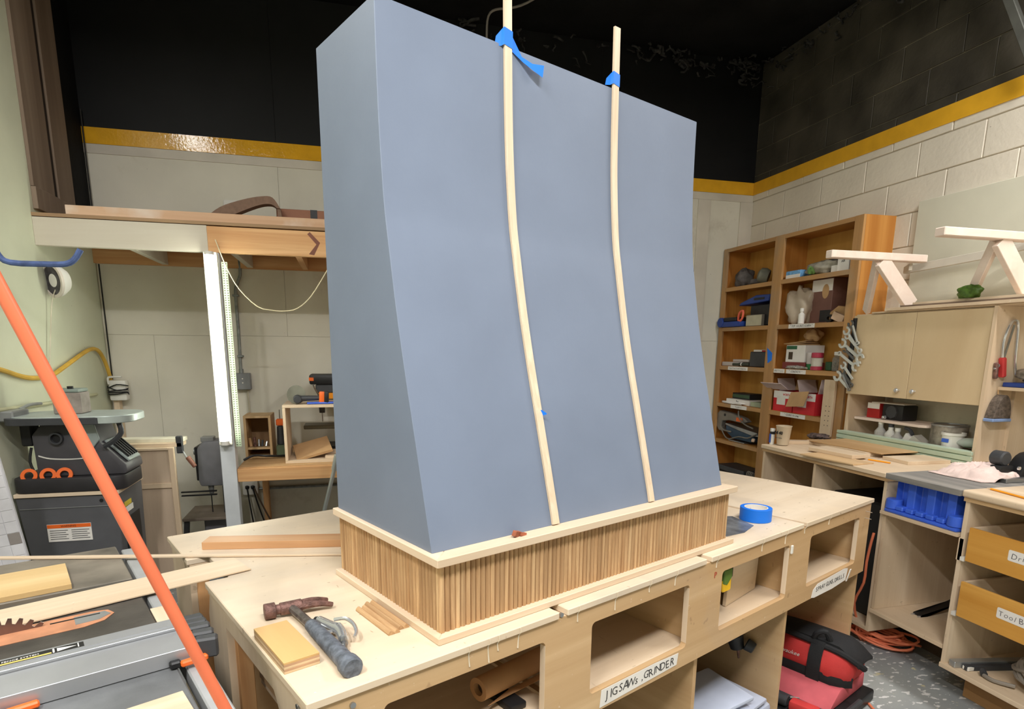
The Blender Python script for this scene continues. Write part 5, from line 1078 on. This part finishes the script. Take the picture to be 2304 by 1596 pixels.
t = thing('paint_can', 'paint stained grey can in the nook', 'can', (3.26, 2.67, .919)); B().cyl((3.27, 2.665, .993), (3.27, 2.665, 1.09), .088, n=26).build('can', mat('stained_tin', (152, 144, 132), .5, .4, var=.35, scale=25), t); B().ring((3.27, 2.665, 1.092), (0, 0, 1), .091, .080, .008, 26).build('rim', STEEL, t); B().cyl((3.27, 2.665, .9195), (3.27, 2.665, .993), .088, n=26).build('lower_can', mat('stained_tin', (152, 144, 132)), t)
t = thing('white_pail', 'white plastic pail with blue print in the nook', 'pail', (3.21, 2.59, .919)); B().cyl((3.205, 2.585, .9195), (3.205, 2.585, 1.055), .047, .053, 22).build('pail', WHITE, t); B().ring((3.205, 2.585, 1.055), (0, 0, 1), .058, .048, .014, 22).build('rim', WHITE, t); B().box(3.150, 3.1515, 2.565, 2.605, 1.01, 1.03).build('blue_print', mat('print_blue', (60, 96, 190), .6), t, smooth=False)
t = thing('clear_bottle', 'clear bottle with green liquid lying in the nook', 'bottle', (3.19, 2.50, .993)); B().lathe([(.008, 0), (.010, .025), (.026, .06), (.028, .13), (.02, .135), (0, .135)], (3.185, 2.565, 1.012), (.15, -1, .1), 16).build('bottle', clear('bottle_plastic', (206, 214, 204), .1, .6), t); B().cyl((3.183, 2.580, 1.01), (3.185, 2.562, 1.012), .011, n=12).build('cap', BLACK, t); B().lathe([(0, .062), (.024, .064), (.0255, .128), (0, .13)], (3.185, 2.565, 1.009), (.15, -1, .1), 14).build('liquid', mat('green_liquid', (88, 128, 96), .3), t)
for k, (y, h, m) in enumerate(((3.075, .13, clear('frosted', (200, 196, 190))), (3.0, .12, WHITE), (2.95, .10, clear('frosted', (200, 196, 190))))):
    t = thing('nook_bottle', ['left frosted bottle under the nook shelf', 'middle white bottle under the nook shelf', 'right frosted bottle under the nook shelf'][k], 'bottle', (3.22, y, .919)); B().lathe([(0, 0), (.032, 0), (.032, h*.65), (.014, h*.85), (.014, h)], (3.22, y, .9195), (0, 0, 1), 16).build('bottle', m, t); B().cyl((3.22, y, .9195+h), (3.22, y, .9195+h+.02), .016, n=12).build('cap', WHITE if k != 1 else DGREY, t)
t = thing('glue_gun', 'white plastic sprayer with a dark hose in the nook', 'sprayer', (3.20, 2.87, .92)); B().tube([(3.22, 2.90, 1.045), (3.21, 2.86, 1.04), (3.20, 2.83, 1.015)], .010, 8).build('hose', DGREY, t); B().bar((3.20, 2.88, .93), (3.20, 2.84, 1.01), .03, .05).build('handle', PAPER, t); B().obox((3.21, 2.78, .965), (.08, .10, .06), (.6, 0, .2)).build('sheet', mat('grey_paper', (190, 184, 172), .7), t, smooth=False)
t = thing('curled_sanding_sheet', 'curled brown sanding sheet at the right end of the nook', 'sanding sheet', (3.30, 2.45, .919)); B().grid(lambda a, c: (3.25+.16*c, 2.52-.12*a, .925+.10*math.sin(math.pi*(.25+.6*a))), 8, 2, .003).build('sheet', mat('sanding_brown', (140, 112, 86), .8), t)
# ---- wrenches on a magnet bar on the cabinet's far edge
t = thing('magnet_bar', 'dark magnetic bar on the edge of the wall cabinet', 'tool bar', (3.12, 3.28, 1.27)); B().box(3.117, 3.1295, 3.262, 3.288, 1.262, 1.70).build('bar', BLACK, t, bevel=.002)
def wrench(i, p0, p1, r0, r1, w, m, label):
    """p0,p1: (y, z) ends in the plane before the cabinet door; r0/r1: open jaw radius (0 = none, negative = ring)"""
    x = 3.112-.0015*(i % 4)
    t = thing('wrench', label, 'wrench', (x, p0[0], p0[1]), group='wrenches on the magnet bar')
    a, c = Vector((p0[0], p0[1])), Vector((p1[0], p1[1])); d = (c-a).normalized(); n_ = Vector((-d.y, d.x))
    w *= 1.25; r0 *= 1.25; r1 *= 1.25
    s0 = a+d*abs(r0)*.8; s1 = c-d*abs(r1)*.8
    B().prism([tuple(s0+n_*w/2), tuple(s0-n_*w/2), tuple(s1-n_*w*.45), tuple(s1+n_*w*.45)], 'yz', x-.0035, x+.0035).build('shank', m, t, bevel=.001)
    for (q, r, dd) in ((a, r0, -d), (c, r1, d)):
        if r > 0:
            base = math.atan2(dd.y, dd.x); pts = [(q.x+r*math.cos(base+R(38+k*28.4)), q.y+r*math.sin(base+R(38+k*28.4))) for k in range(11)]; pts += [(q.x+.52*r*math.cos(base+R(322-k*28.4)), q.y+.52*r*math.sin(base+R(322-k*28.4))) for k in range(11)]
            B().prism(pts, 'yz', x-.0045, x+.0045).build('jaw', m, t, bevel=.0008)
        elif r < 0: B().ring((x, q.x, q.y), (1, 0, 0), -r, -r*.55, .010, 18).build('ring', m, t)
SH = mat('bright_steel', (214, 218, 214), .28, .55, var=.05); DK = mat('dark_steel', (110, 112, 112), .4, .7)
W = [((3.295, 1.665), (3.215, 1.530), .020, 0, .012, DK, 'topmost dark wrench on the magnet bar'), ((3.275, 1.655), (3.222, 1.545), 0, -.010, .009, SH, 'thin steel wrench right of the topmost dark one'),
     ((3.318, 1.622), (3.225, 1.520), .023, 0, .013, SH, 'bright open wrench second from the top'), ((3.305, 1.590), (3.195, 1.497), .018, -.013, .012, SH, 'bright combination wrench third from the top'),
     ((3.345, 1.545), (3.190, 1.450), .026, .026, .018, SH, 'large double ended wrench in the middle of the bar'), ((3.315, 1.503), (3.235, 1.445), .014, 0, .012, DK, 'short dull wrench below the large one'),
     ((3.355, 1.480), (3.215, 1.398), -.012, .024, .015, SH, 'long wrench with its jaw pointing right'), ((3.312, 1.405), (3.225, 1.320), .020, 0, .013, SH, 'white shining wrench slanting down right'),
     ((3.320, 1.368), (3.235, 1.282), .020, -.011, .015, DK, 'dark wrench near the bottom of the bar'), ((3.355, 1.335), (3.260, 1.265), .028, 0, .016, SH, 'wide jawed wrench at the very bottom'), ((3.312, 1.345), (3.245, 1.255), 0, -.010, .012, STEEL, 'thin dull wrench at the bottom right')]
for i, q in enumerate(W): wrench(i, *q)
# ---- stack of sheets and trestle on the cabinet
for k, (y0, y1, x0, x1, h, m, lb) in enumerate(((2.05, 3.16, 3.13, 3.40, .008, BIR('y'), 'lowest pale sheet on top of the wall cabinet'), (1.8, 3.05, 3.11, 3.40, .016, BIR('y'), 'thick pale sheet second from the bottom on the wall cabinet'), (1.8, 2.98, 3.15, 3.40, .012, mat('dark_sheet', (116, 98, 84), .7), 'dark sheet in the stack on the wall cabinet'), (1.8, 2.92, 3.17, 3.40, .013, BIR('y'), 'topmost pale sheet on the wall cabinet'))):
    zz = 1.7225+[0, .0085, .025, .0375][k]
    B().box(x0, x1, y0, y1, zz, zz+h).thing('sheet_board', m, lb, 'sheet', ((x0+x1)/2, (y0+y1)/2, zz), group='sheets on the wall cabinet', smooth=False, bevel=.0006)
t = thing('trestle', 'whitewood trestle frame standing on the wall cabinet', 'trestle', (3.2, 2.7, 1.75))
B().box(2.64, 3.31, 2.985, 3.035, 2.008, 2.05).build('beam', PINKW, t, bevel=.004)
B().box(2.71, 3.40, 2.375, 2.43, 2.028, 2.068).build('beam', PINKW, t, bevel=.004)
B().bar((3.00, 3.005, 2.007), (3.25, 3.005, 1.765), .03, .085, (1, 0, 0)).build('leg', PINKW, t, bevel=.002)
B().bar((2.985, 3.02, 2.007), (3.185, 3.26, 1.742), .05, .025, (1, 0, 0)).build('leg', PINKW, t, bevel=.002)
B().bar((3.08, 2.40, 2.027), (3.33, 2.40, 1.765), .03, .085, (1, 0, 0)).build('leg', PINKW, t, bevel=.002)
B().bar((3.08, 2.42, 2.027), (3.22, 2.62, 1.79), .05, .025, (1, 0, 0)).build('leg', PINKW, t, bevel=.002)
B().bar((3.35, 3.17, 1.987), (3.35, 2.63, 2.012), .018, .045).build('stretcher', WOFF, t, bevel=.002)
B().bar((3.24, 3.03, 1.985), (3.34, 3.16, 1.985), .018, .04).build('stretcher_tie', WOFF, t, bevel=.002)
B().bar((3.36, 2.44, 2.03), (3.35, 2.64, 2.012), .018, .04).build('stretcher_tie', WOFF, t, bevel=.002)
lump('leaf_dish', 'green leaf shaped plastic piece on the cabinet top', 'leaf dish', (3.165, 2.585, 1.7735), (.05, .125, .062), mat('leaf_green', (78, 108, 36), .5, var=.35, scale=25, bump=.5, bscale=60), 14, pw=.6)
# ---- hacksaw, pliers and brush on the cabinet's near side
t = thing('hacksaw', 'hacksaw with a red grip hanging on the cabinet side', 'hacksaw', (3.23, 2.38, 1.38))
B().tube([(3.185, 2.376, 1.46), (3.175, 2.376, 1.54), (3.19, 2.376, 1.61), (3.212, 2.376, 1.648), (3.235, 2.376, 1.652), (3.252, 2.376, 1.63), (3.262, 2.376, 1.55), (3.272, 2.376, 1.45), (3.29, 2.376, 1.385)], .006, 8).build('frame', CHROME, t)
B().bar((3.182, 2.374, 1.47), (3.20, 2.374, 1.372), .026, .03, (0, 1, 0)).build('grip', mat('red_grip', (206, 62, 62), .5), t, bevel=.006)
B().bar((3.20, 2.380, 1.47), (3.232, 2.380, 1.63), .012, .002, (0, 1, 0)).build('blade', STEEL, t)
t = thing('locking_pliers', 'small rusty pliers hanging left of the hacksaw grip', 'pliers', (3.16, 2.376, 1.36)); B().bar((3.150, 2.376, 1.445), (3.158, 2.376, 1.365), .016, .02, (0, 1, 0)).build('handle', RUST, t, bevel=.004); B().bar((3.146, 2.376, 1.41), (3.168, 2.376, 1.435), .014, .014, (0, 1, 0)).build('jaw', GREY, t, bevel=.003)
t = thing('hand_brush', 'dark bristled brush with a blue band hanging below the hacksaw', 'brush', (3.19, 2.37, 1.16)); B().prism(spl([(3.135, 1.165), (3.145, 1.21), (3.165, 1.26), (3.195, 1.285), (3.225, 1.27), (3.245, 1.22), (3.25, 1.165)], 3), 'xz', 2.335, 2.385).build('bristles', mat('grey_bristle', (98, 86, 76), .9, var=.3, scale=70, bump=.6, bscale=160), t, bevel=.004); B().box(3.132, 3.254, 2.333, 2.386, 1.150, 1.166).build('band', mat('pale_blue_band', (128, 152, 196), .5), t, bevel=.003)
B().tube([(3.195, 2.375, 1.285), (3.20, 2.382, 1.305), (3.215, 2.385, 1.32)], .003, 6).build('loop', CARD, t)
# ---- small shelf at the right edge
t = thing('edge_shelf', 'plywood shelf box at the right edge beyond the cabinet side', 'shelf', (3.33, 2.0, 1.0))
B().box(3.20, 3.434, 1.3, 2.387, 1.308, 1.324).build('board', BIR('y'), t, smooth=False)
B().box(3.30, 3.434, 2.369, 2.3875, .936, 1.307).build('bracket', BIR('z'), t, smooth=False)
carton('blue_box', 'flat dusty blue box on the small right shelf', 'box', 3.21, 3.36, 2.05, 2.375, 1.3245, .022, BD, .003)
lump('dusty_tools', 'heap of dusty tools on the blue box at the right edge', 'tools', (3.29, 2.24, 1.347), (.12, .24, .07), mat('dusty_metal', (150, 140, 126), .7, .2, var=.3, scale=40), 51)
t = thing('wooden_mallet', 'worn wooden tool handle sticking up at the right edge', 'handle', (3.30, 2.22, 1.35)); B().cyl((3.285, 2.30, 1.365), (3.33, 2.20, 1.435), .011, .013, 12).build('handle', mat('striped_handle', (140, 108, 84), .6, var=.3, scale=60), t)
# ============================================================ counters
ca = thing('saw_station', 'birch counter unit with two dark openings left of the blue stand', 'counter', (2.98, 2.79, 0))
AX0, AX1, AY0, AY1 = 2.50, 3.43, 2.325, 3.255
B().box(AX0, AX1, AY0, AY1, .894, .918).build('top', BIR('y'), ca, bevel=.003)
B().box(AX0+.012, AX1, AY0, AY1, .876, .8935).build('sub_top', APR('y'), ca, smooth=False)
for y in (AY0+.002, 2.80, AY1-.02): B().box(AX0+.02, AX1, y, y+.018, .09, .8755).build('side', BIR('z'), ca, smooth=False)
B().box(AX1-.012, AX1, AY0+.021, AY1-.021, .09, .8755).build('back', APR('y'), ca, smooth=False)
B().box(AX0+.02, AX1-.012, AY0+.021, AY1-.021, .09, .108).build('floor_board', BIR('y'), ca, smooth=False)
B().box(AX0+.30, AX1, AY0+.02, AY1, 0, .0895).build('plinth', mat('dark_plinth', (84, 68, 54), .8), ca, smooth=False)
carton('darkening_tote', 'black tote added to darken the right opening of the counter unit', 'tote', 2.62, 3.36, 2.37, 2.77, .1085, .62, BLACK, .012)  # black filler added to stand in for the deep shade of this opening
carton('darkening_box', 'dark brown box added deep in the left counter opening to darken it', 'box', 2.85, 3.38, 2.84, 3.20, .1085, .50, mat('dark_brown_card', (74, 60, 50), .8), .006)  # added dark filler, makes the left opening look deeper in shade
cb = thing('saw_bay', 'open birch bay with a low platform under the blue stand', 'bay', (2.95, 2.12, 0))
B().box(2.49, 3.35, 1.925, 2.322, .720, .735).build('platform', BIR('y'), cb, smooth=False, bevel=.001)
B().box(2.505, 3.35, 1.925, 2.322, .203, .222).build('shelf', BIR('y'), cb, smooth=False, bevel=.001)
B().box(3.33, 3.348, 1.925, 2.322, .223, .7195).build('back', APR('y'), cb, smooth=False)
B().box(2.515, 3.33, 2.305, 2.3225, .223, .7195).build('side', BIR('z'), cb, smooth=False)
B().box(2.80, 2.82, 1.925, 2.322, 0, .2025).build('kick_board', mat('dark_plinth', (84, 68, 54)), cb, smooth=False)
B().box(2.50, 2.54, 1.90, 1.925, .62, .7195).build('corner_block', BIR('z'), cb, smooth=False, bevel=.002)
cc = thing('drawer_unit', 'birch counter unit with two amber drawers at the right edge', 'drawer unit', (2.95, 1.45, 0))
DY0, DY1 = .95, 1.9235
B().box(2.475, 3.43, DY0, DY1, .900, .932).build('top', BIR('y'), cc, bevel=.010, seg=3)
B().box(2.49, 3.43, DY0, DY1-.003, .882, .8995).build('sub_top', APR('y'), cc, smooth=False)
B().box(2.50, 3.43, 1.899, 1.918, .125, .8815).build('side', BIR('z'), cc, smooth=False)
B().box(2.50, 3.43, DY0, DY0+.018, .125, .8815).build('side', BIR('z'), cc, smooth=False)
B().box(3.40, 3.418, DY0+.019, 1.898, .15, .8815).build('back', APR('y'), cc, smooth=False)
B().box(2.492, 3.43, DY0, 1.918, .125, .1455).build('floor_board', BIR('y'), cc, smooth=False, bevel=.001)
B().box(2.58, 2.62, DY0, 1.86, 0, .1245).build('plinth', wood('plinth_pine', (176, 138, 92), (146, 108, 68), 'y', 8, .7), cc, bevel=.002)
DRW = wood('amber_drawer', (222, 168, 86), (200, 142, 62), 'y', 8, .42)
for k, (z0, z1, txt, yl) in enumerate(((.632, .778, 'Drill Bits', 1.625), (.385, .540, 'Tool Bags', 1.63))):
    xo = 2.488
    d = B().box(xo, xo+.014, DY0+.03, 1.876, z0, z1).build('drawer', DRW, cc, bevel=.0015, smooth=False)
    B().box(xo+.0145, 3.2, 1.862, 1.876, z0+.01, z1).build('drawer_side', BIR('x'), d, smooth=False)
    B().box(xo+.0145, 3.2, DY0+.03, DY0+.044, z0+.01, z1).build('drawer_side', BIR('x'), d, smooth=False)
    B().box(xo+.0145, 3.2, DY0+.045, 1.8615, z0+.01, z0+.02).build('drawer_bottom', BIR('x'), d, smooth=False)
    lt = B().prism(rrect(yl-.085, yl+.085, (z0+z1)/2-.022+.01, (z0+z1)/2+.022+.01, .006), 'yz', xo-.0009, xo-.0001).build('label_tape', PAPER, d, smooth=False)
    B().box(xo, 2.9, 1.880, 1.8975, z0-.005, z0+.012).build('slide', WHITE, cc, smooth=False)
    B().hand(txt, .032, (xo-.001, yl, (z0+z1)/2+.008), (0, -1, 0), (0, 0, 1), k+3).build('lettering', mat('grey_pencil', (96, 92, 96), .7), d, smooth=False)
# ---- on the counters
t = thing('plastic_stand', 'blue ribbed plastic stand carrying a grey board', 'stand', (2.7, 2.13, .735))
ribs = []
y0, y1 = 1.985, 2.285
n = 30
for k in range(n+1):
    y = y0+(y1-y0)*k/n; ribs.append((2.535+.032*(1 if (k//5) % 2 else 0), y))
B().prism(ribs+[(2.93, y1), (2.93, y0)], 'xy', .752, .899).build('body', BLUE, t, bevel=.003)
B().box(2.50, 2.96, 1.94, 2.31, .7355, .752).build('flange', BLUE, t, bevel=.005, seg=2)
for k in range(5): B().box(2.503, 2.54, 2.005+.052*k, 2.045+.052*k, .7525, .775).build('rib_foot', BLUE, t, bevel=.005)
for y in (1.968, 2.285): B().cyl((2.532, y, .7525), (2.532, y, .800), .037, .035, 20).build('corner_post', BLUE, t, bevel=.004)
GB = wood('grey_weathered_board', (156, 150, 142), (112, 110, 108), 'y', 22, .7)
wboard('grey_board', 'weathered grey board on top of the blue stand', (2.835, 2.115), .72, .372, .026, 0, .900, GB)
B().box(2.56, 2.70, 1.930, 1.966, .7525, .885).thing('battery_case', BLACK, 'black tool battery case between the blue stand and drawers', 'battery', (2.63, 1.948, .7525), bevel=.006, seg=2)
from mathutils import noise as mn
def rag(c, size, n, label, m, seed):
    def fn(a, b_):
        x, y = a*2-1, b_*2-1; r = math.hypot(x, y); th = math.atan2(y, x)
        edge = 1+.16*mn.noise(Vector((math.cos(th)*1.6, math.sin(th)*1.6, seed)))
        h = max(0., 1-(r/edge/1.05)**2.4)
        q = Vector((x*2.1+seed, y*2.1, seed*.7)); wv = mn.noise_vector(q*.8)
        f = 1-abs(mn.noise((q+wv*.9)*1.15)); f2 = 1-abs(mn.noise((q+wv)*2.6))
        z_ = h**.7*(.30+.55*max(0, f-.35)+.22*max(0, f2-.4))
        sq = 1-.25*max(0, r-.75)
        return (c[0]+size[0]/2*x*edge*sq+wv.x*.012, c[1]+size[1]/2*y*edge*sq+wv.y*.012, c[2]+.0045+size[2]*z_)
    return B().grid(fn, n, n, .003).thing('rag_heap', m, label, 'rag', c, ang=75)
rag((2.85, 2.14, .927), (.36, .28, .080), 56, 'crumpled pinkish white rag on the grey board', mat('pink_white_cloth', (226, 202, 194), .9, var=.12, scale=10, bump=.3, bscale=140), 8.3)
t = thing('saw_guard', 'black mitre saw guard at the back of the grey board', 'mitre saw', (3.09, 2.08, .927))
B().prism([(2.93+.0, .927)]+[(3.02-.09*math.cos(R(k*15)), .93+.115*math.sin(R(k*15))) for k in range(13)], 'xz', 2.02, 2.09).build('guard', BLACK, t, bevel=.012, seg=2)
B().cyl((2.885, 2.06, 1.02), (2.885, 2.12, 1.02), .034, n=16).build('motor', DGREY, t, bevel=.006)
B().box(2.84, 2.92, 2.045, 2.10, .955, .99).build('handle', BLACK, t, bevel=.008, seg=2)
B().box(2.80, 3.14, 1.985, 2.015, .927, .945).build('fence', STEEL, t, bevel=.002)
for x in (2.95, 2.905): B().cyl((x, 2.019, .985), (x, 2.012, .985), .008, n=10).build('bolt', CHROME, t)
def pencil(p0, p1, z0, label):
    t = thing('pencil', label, 'pencil', (p0[0], p0[1], z0)); a, c = Vector((*p0, z0+.0042)), Vector((*p1, z0+.0042)); d = (c-a).normalized()
    B().cyl(a+d*.02, c, .0042, n=6).build('shaft', mat('pencil_orange', (240, 158, 40), .4), t); B().cyl(a, a+d*.0198, .0008, .0040, 6).build('tip', MAPLE('x'), t)
pencil((2.70, 2.655), (2.735, 2.525), .9185, 'orange pencil lying on the left counter')
pencil((2.585, 1.905), (2.545, 1.70), .9325, 'orange pencil lying on the right counter')
wboard('carpenter_pencil_case', 'flat pale stick beside the pencil on the right counter', (2.70, 1.74), .12, .02, .012, R(-70), .9325, PINKW, 'stick')
# bucket, tube, planks on the left counter
t = thing('measuring_bucket', 'clear plastic mixing bucket with black scribbles on the counter', 'bucket', (2.61, 3.20, .918))
B().lathe([(0, .004), (.034, .004), (.045, .115), (.047, .118), (.047, .122), (.0435, .122), (.033, .006)], (2.60, 3.185, .9185), (0, 0, 1), 26).build('bucket', clear('used_bucket', (208, 190, 164), .25, .78), t)
B().text('24 40', .026, (2.5555, 3.176, .998), (.25, -1, 0), (.1, 0, 1), .0006, .0012).build('lettering', INK, t, smooth=False)
B().text('mix ratio', .014, (2.558, 3.176, .968), (.25, -1, 0), (.1, 0, 1), .0006).build('lettering', DGREY, t, smooth=False)
t = thing('glue_tube', 'white and blue glue tube beside the bucket', 'tube', (2.535, 3.235, .918)); B().cyl((2.56, 3.235, .9185), (2.56, 3.235, 1.0), .013, .015, 14).build('tube', WHITE, t); B().cyl((2.56, 3.235, 1.0005), (2.56, 3.235, 1.018), .015, n=14).build('cap', WHITE, t); B().box(2.5445, 2.5452, 3.228, 3.243, .93, .985).build('blue_print', mat('print_blue', (60, 96, 190)), t, smooth=False)
B().cyl((2.56, 3.235, .983), (2.56, 3.235, .9995), .0155, n=14).build('band', BLACK, t)
wboard('loose_board', 'wide thin brown sheet lying at the back of the counter', (3.0, 2.93), .40, .52, .005, R(3), .9405, wood('brown_sheet', (204, 168, 124), (176, 138, 94), 'y', 6, .6))
wboard('loose_board', 'long pale board under the brown sheet on the counter', (2.86, 2.98), .12, .50, .021, R(-4), .9185, BIR('y'))
wboard('loose_board', 'short thick pale board near the counter front', (2.66, 2.80), .13, .30, .020, R(4), .9265, BIR('y'))
wboard('loose_board', 'thin board hanging over the counter front edge', (2.55, 2.70), .15, .34, .0075, R(7), .9185, APR('y'))
wboard('loose_board', 'pale board with a dark slot at the back right of the counter', (2.93, 2.55), .26, .17, .018, R(-4), .9185, BIR('y'))
lump('leaflet_pile', 'pile of dark leaflets at the back of the counter by the shelving', 'leaflets', (3.02, 3.36, .919), (.10, .16, .035), mat('leaflet_print', (96, 80, 76), .6, var=.6, scale=50), 61)
wboard('wall_counter_board', 'pale board lying behind the bucket toward the shelving', (2.78, 3.21), .30, .06, .02, R(-20), .9185, BIR('x'))
# bay and floor items
t = thing('bent_bracket', 'bent black steel bracket lying in the open bay', 'bracket', (2.80, 2.20, .222))
B().prism([(2.66, .2245), (2.70, .2225), (2.95, .295), (3.0, .295), (3.0, .225), (2.99, .225), (2.985, .283), (2.95, .283), (2.70, .2325), (2.665, .2325)], 'xz', 2.17, 2.215).build('bracket', mat('black_steel', (40, 38, 38), .4, .5), t, bevel=.001)
B().box(2.645, 2.668, 2.172, 2.18, .2225, .228).box(2.645, 2.668, 2.205, 2.213, .2225, .228).build('prong', CHROME, t, smooth=False)
# coiled orange cord
OC = mat('orange_cord', (232, 128, 92), .5, var=.08)
t = thing('extension_cord', 'coiled orange extension cord on the floor between bench and bay', 'cord', (2.62, 2.40, 0))
rg = random.Random(17)
for k in range(9):
    ax, ay = .13+rg.uniform(-.02, .03), .05+rg.uniform(-.012, .02); c0 = Vector((2.63+rg.uniform(-.012, .012), 2.35+rg.uniform(-.015, .015))); th = R(-62+rg.uniform(-9, 9)); zz = .012+.006*k
    pts = []
    for j in range(12):
        a = 2*math.pi*j/12; x, y = ax*math.cos(a), ay*math.sin(a); pts.append((c0.x+x*math.cos(th)-y*math.sin(th), c0.y+x*math.sin(th)+y*math.cos(th), zz+.012*math.sin(2*a+k)+.012))
    B().tube(pts, .0062, 7, 2, closed=True).build('loop', OC, t)
for k in range(5): B().tube([(2.585+.010*k-.02, 2.43-.012*k-.03, .004), (2.545+.010*k, 2.42-.012*k, .05), (2.60+.010*k, 2.455-.012*k, .10), (2.65+.010*k, 2.47-.012*k, .05), (2.62+.010*k, 2.45-.012*k, .004)], .0062, 7, 3).build('wrap', OC, t)
B().tube([(2.585, 2.455, .07), (2.53, 2.44, .20), (2.50, 2.37, .34), (2.475, 2.345, .46), (2.47, 2.33, .56), (2.47, 2.32, .62)], .0062, 7).build('lead', OC, t)
t = thing('floor_lead', 'thin orange lead running over the floor by the bench leg', 'cord', (2.12, 1.95, 0)); B().tube([(2.17, 2.06, .030), (2.15, 1.99, .008), (2.115, 1.90, .006), (2.08, 1.80, .006), (2.04, 1.68, .006)], .0055, 7).build('lead', OC, t); B().cyl((2.17, 2.06, .030), (2.175, 2.075, .032), .012, n=10).build('plug', BLACK, t)
t = thing('drawer_slide', 'loose steel drawer slide lying on the unit floor', 'drawer slide', (2.62, 1.80, .1455)); B().bar((2.505, 1.872, .160), (2.86, 1.80, .160), .034, .028).build('rail', mat('zinc', (176, 178, 178), .35, .7), t, bevel=.002); B().bar((2.53, 1.835, .157), (2.82, 1.77, .157), .026, .022).build('inner_rail', DGREY, t, bevel=.002); B().box(2.53, 2.575, 1.815, 1.845, .1463, .166).build('latch', WHITE, t, bevel=.003)
t = thing('grey_cable_coil', 'coiled grey cable at the right bottom corner of the drawer unit', 'cable', (2.64, 1.62, .1455))
GC = mat('grey_cable', (136, 128, 118), .6)
for k in range(4):
    pts = [(2.66+.09*math.cos(2*math.pi*j/10), 1.59+(.10+.01*k)*math.sin(2*math.pi*j/10), .156+.02*k+.05*(1+math.sin(2*math.pi*j/10+k))) for j in range(10)]
    B().tube(pts, .0085, 7, 2, closed=True).build('loop', GC, t)
B().tube([(2.58, 1.66, .16), (2.545, 1.72, .157), (2.55, 1.765, .157)], .0085, 7).build('tail', GC, t); B().cyl((2.55, 1.765, .160), (2.565, 1.785, .168), .014, .011, 10).build('plug', DGREY, t)
# hanging wire and angled strut at the ceiling
B().tube([(1.55, 3.9, 3.82), (1.30, 3.9, 3.62), (1.12, 3.9, 3.50), (1.02, 3.9, 3.46), (.93, 3.9, 3.44), (.885, 3.9, 3.40), (.875, 3.9, 3.30), (.88, 3.9, 3.12), (.885, 3.9, 2.9)], .0065, 6).thing('dangling_wire', mat('grey_wire', (112, 106, 98), .6), 'thin grey wire dangling from the black ceiling', 'wire', (.885, 3.9, 2.9))
B().bar((3.37, 2.60, 2.91), (3.30, 3.0, 3.83), .03, .045, (0, 1, 0)).thing('steel_strut', mat('dull_strut', (104, 104, 98), .55, .4, var=.15), 'grey steel strut slanting up the black wall at the right', 'strut', (3.37, 2.60, 2.91), bevel=.003)
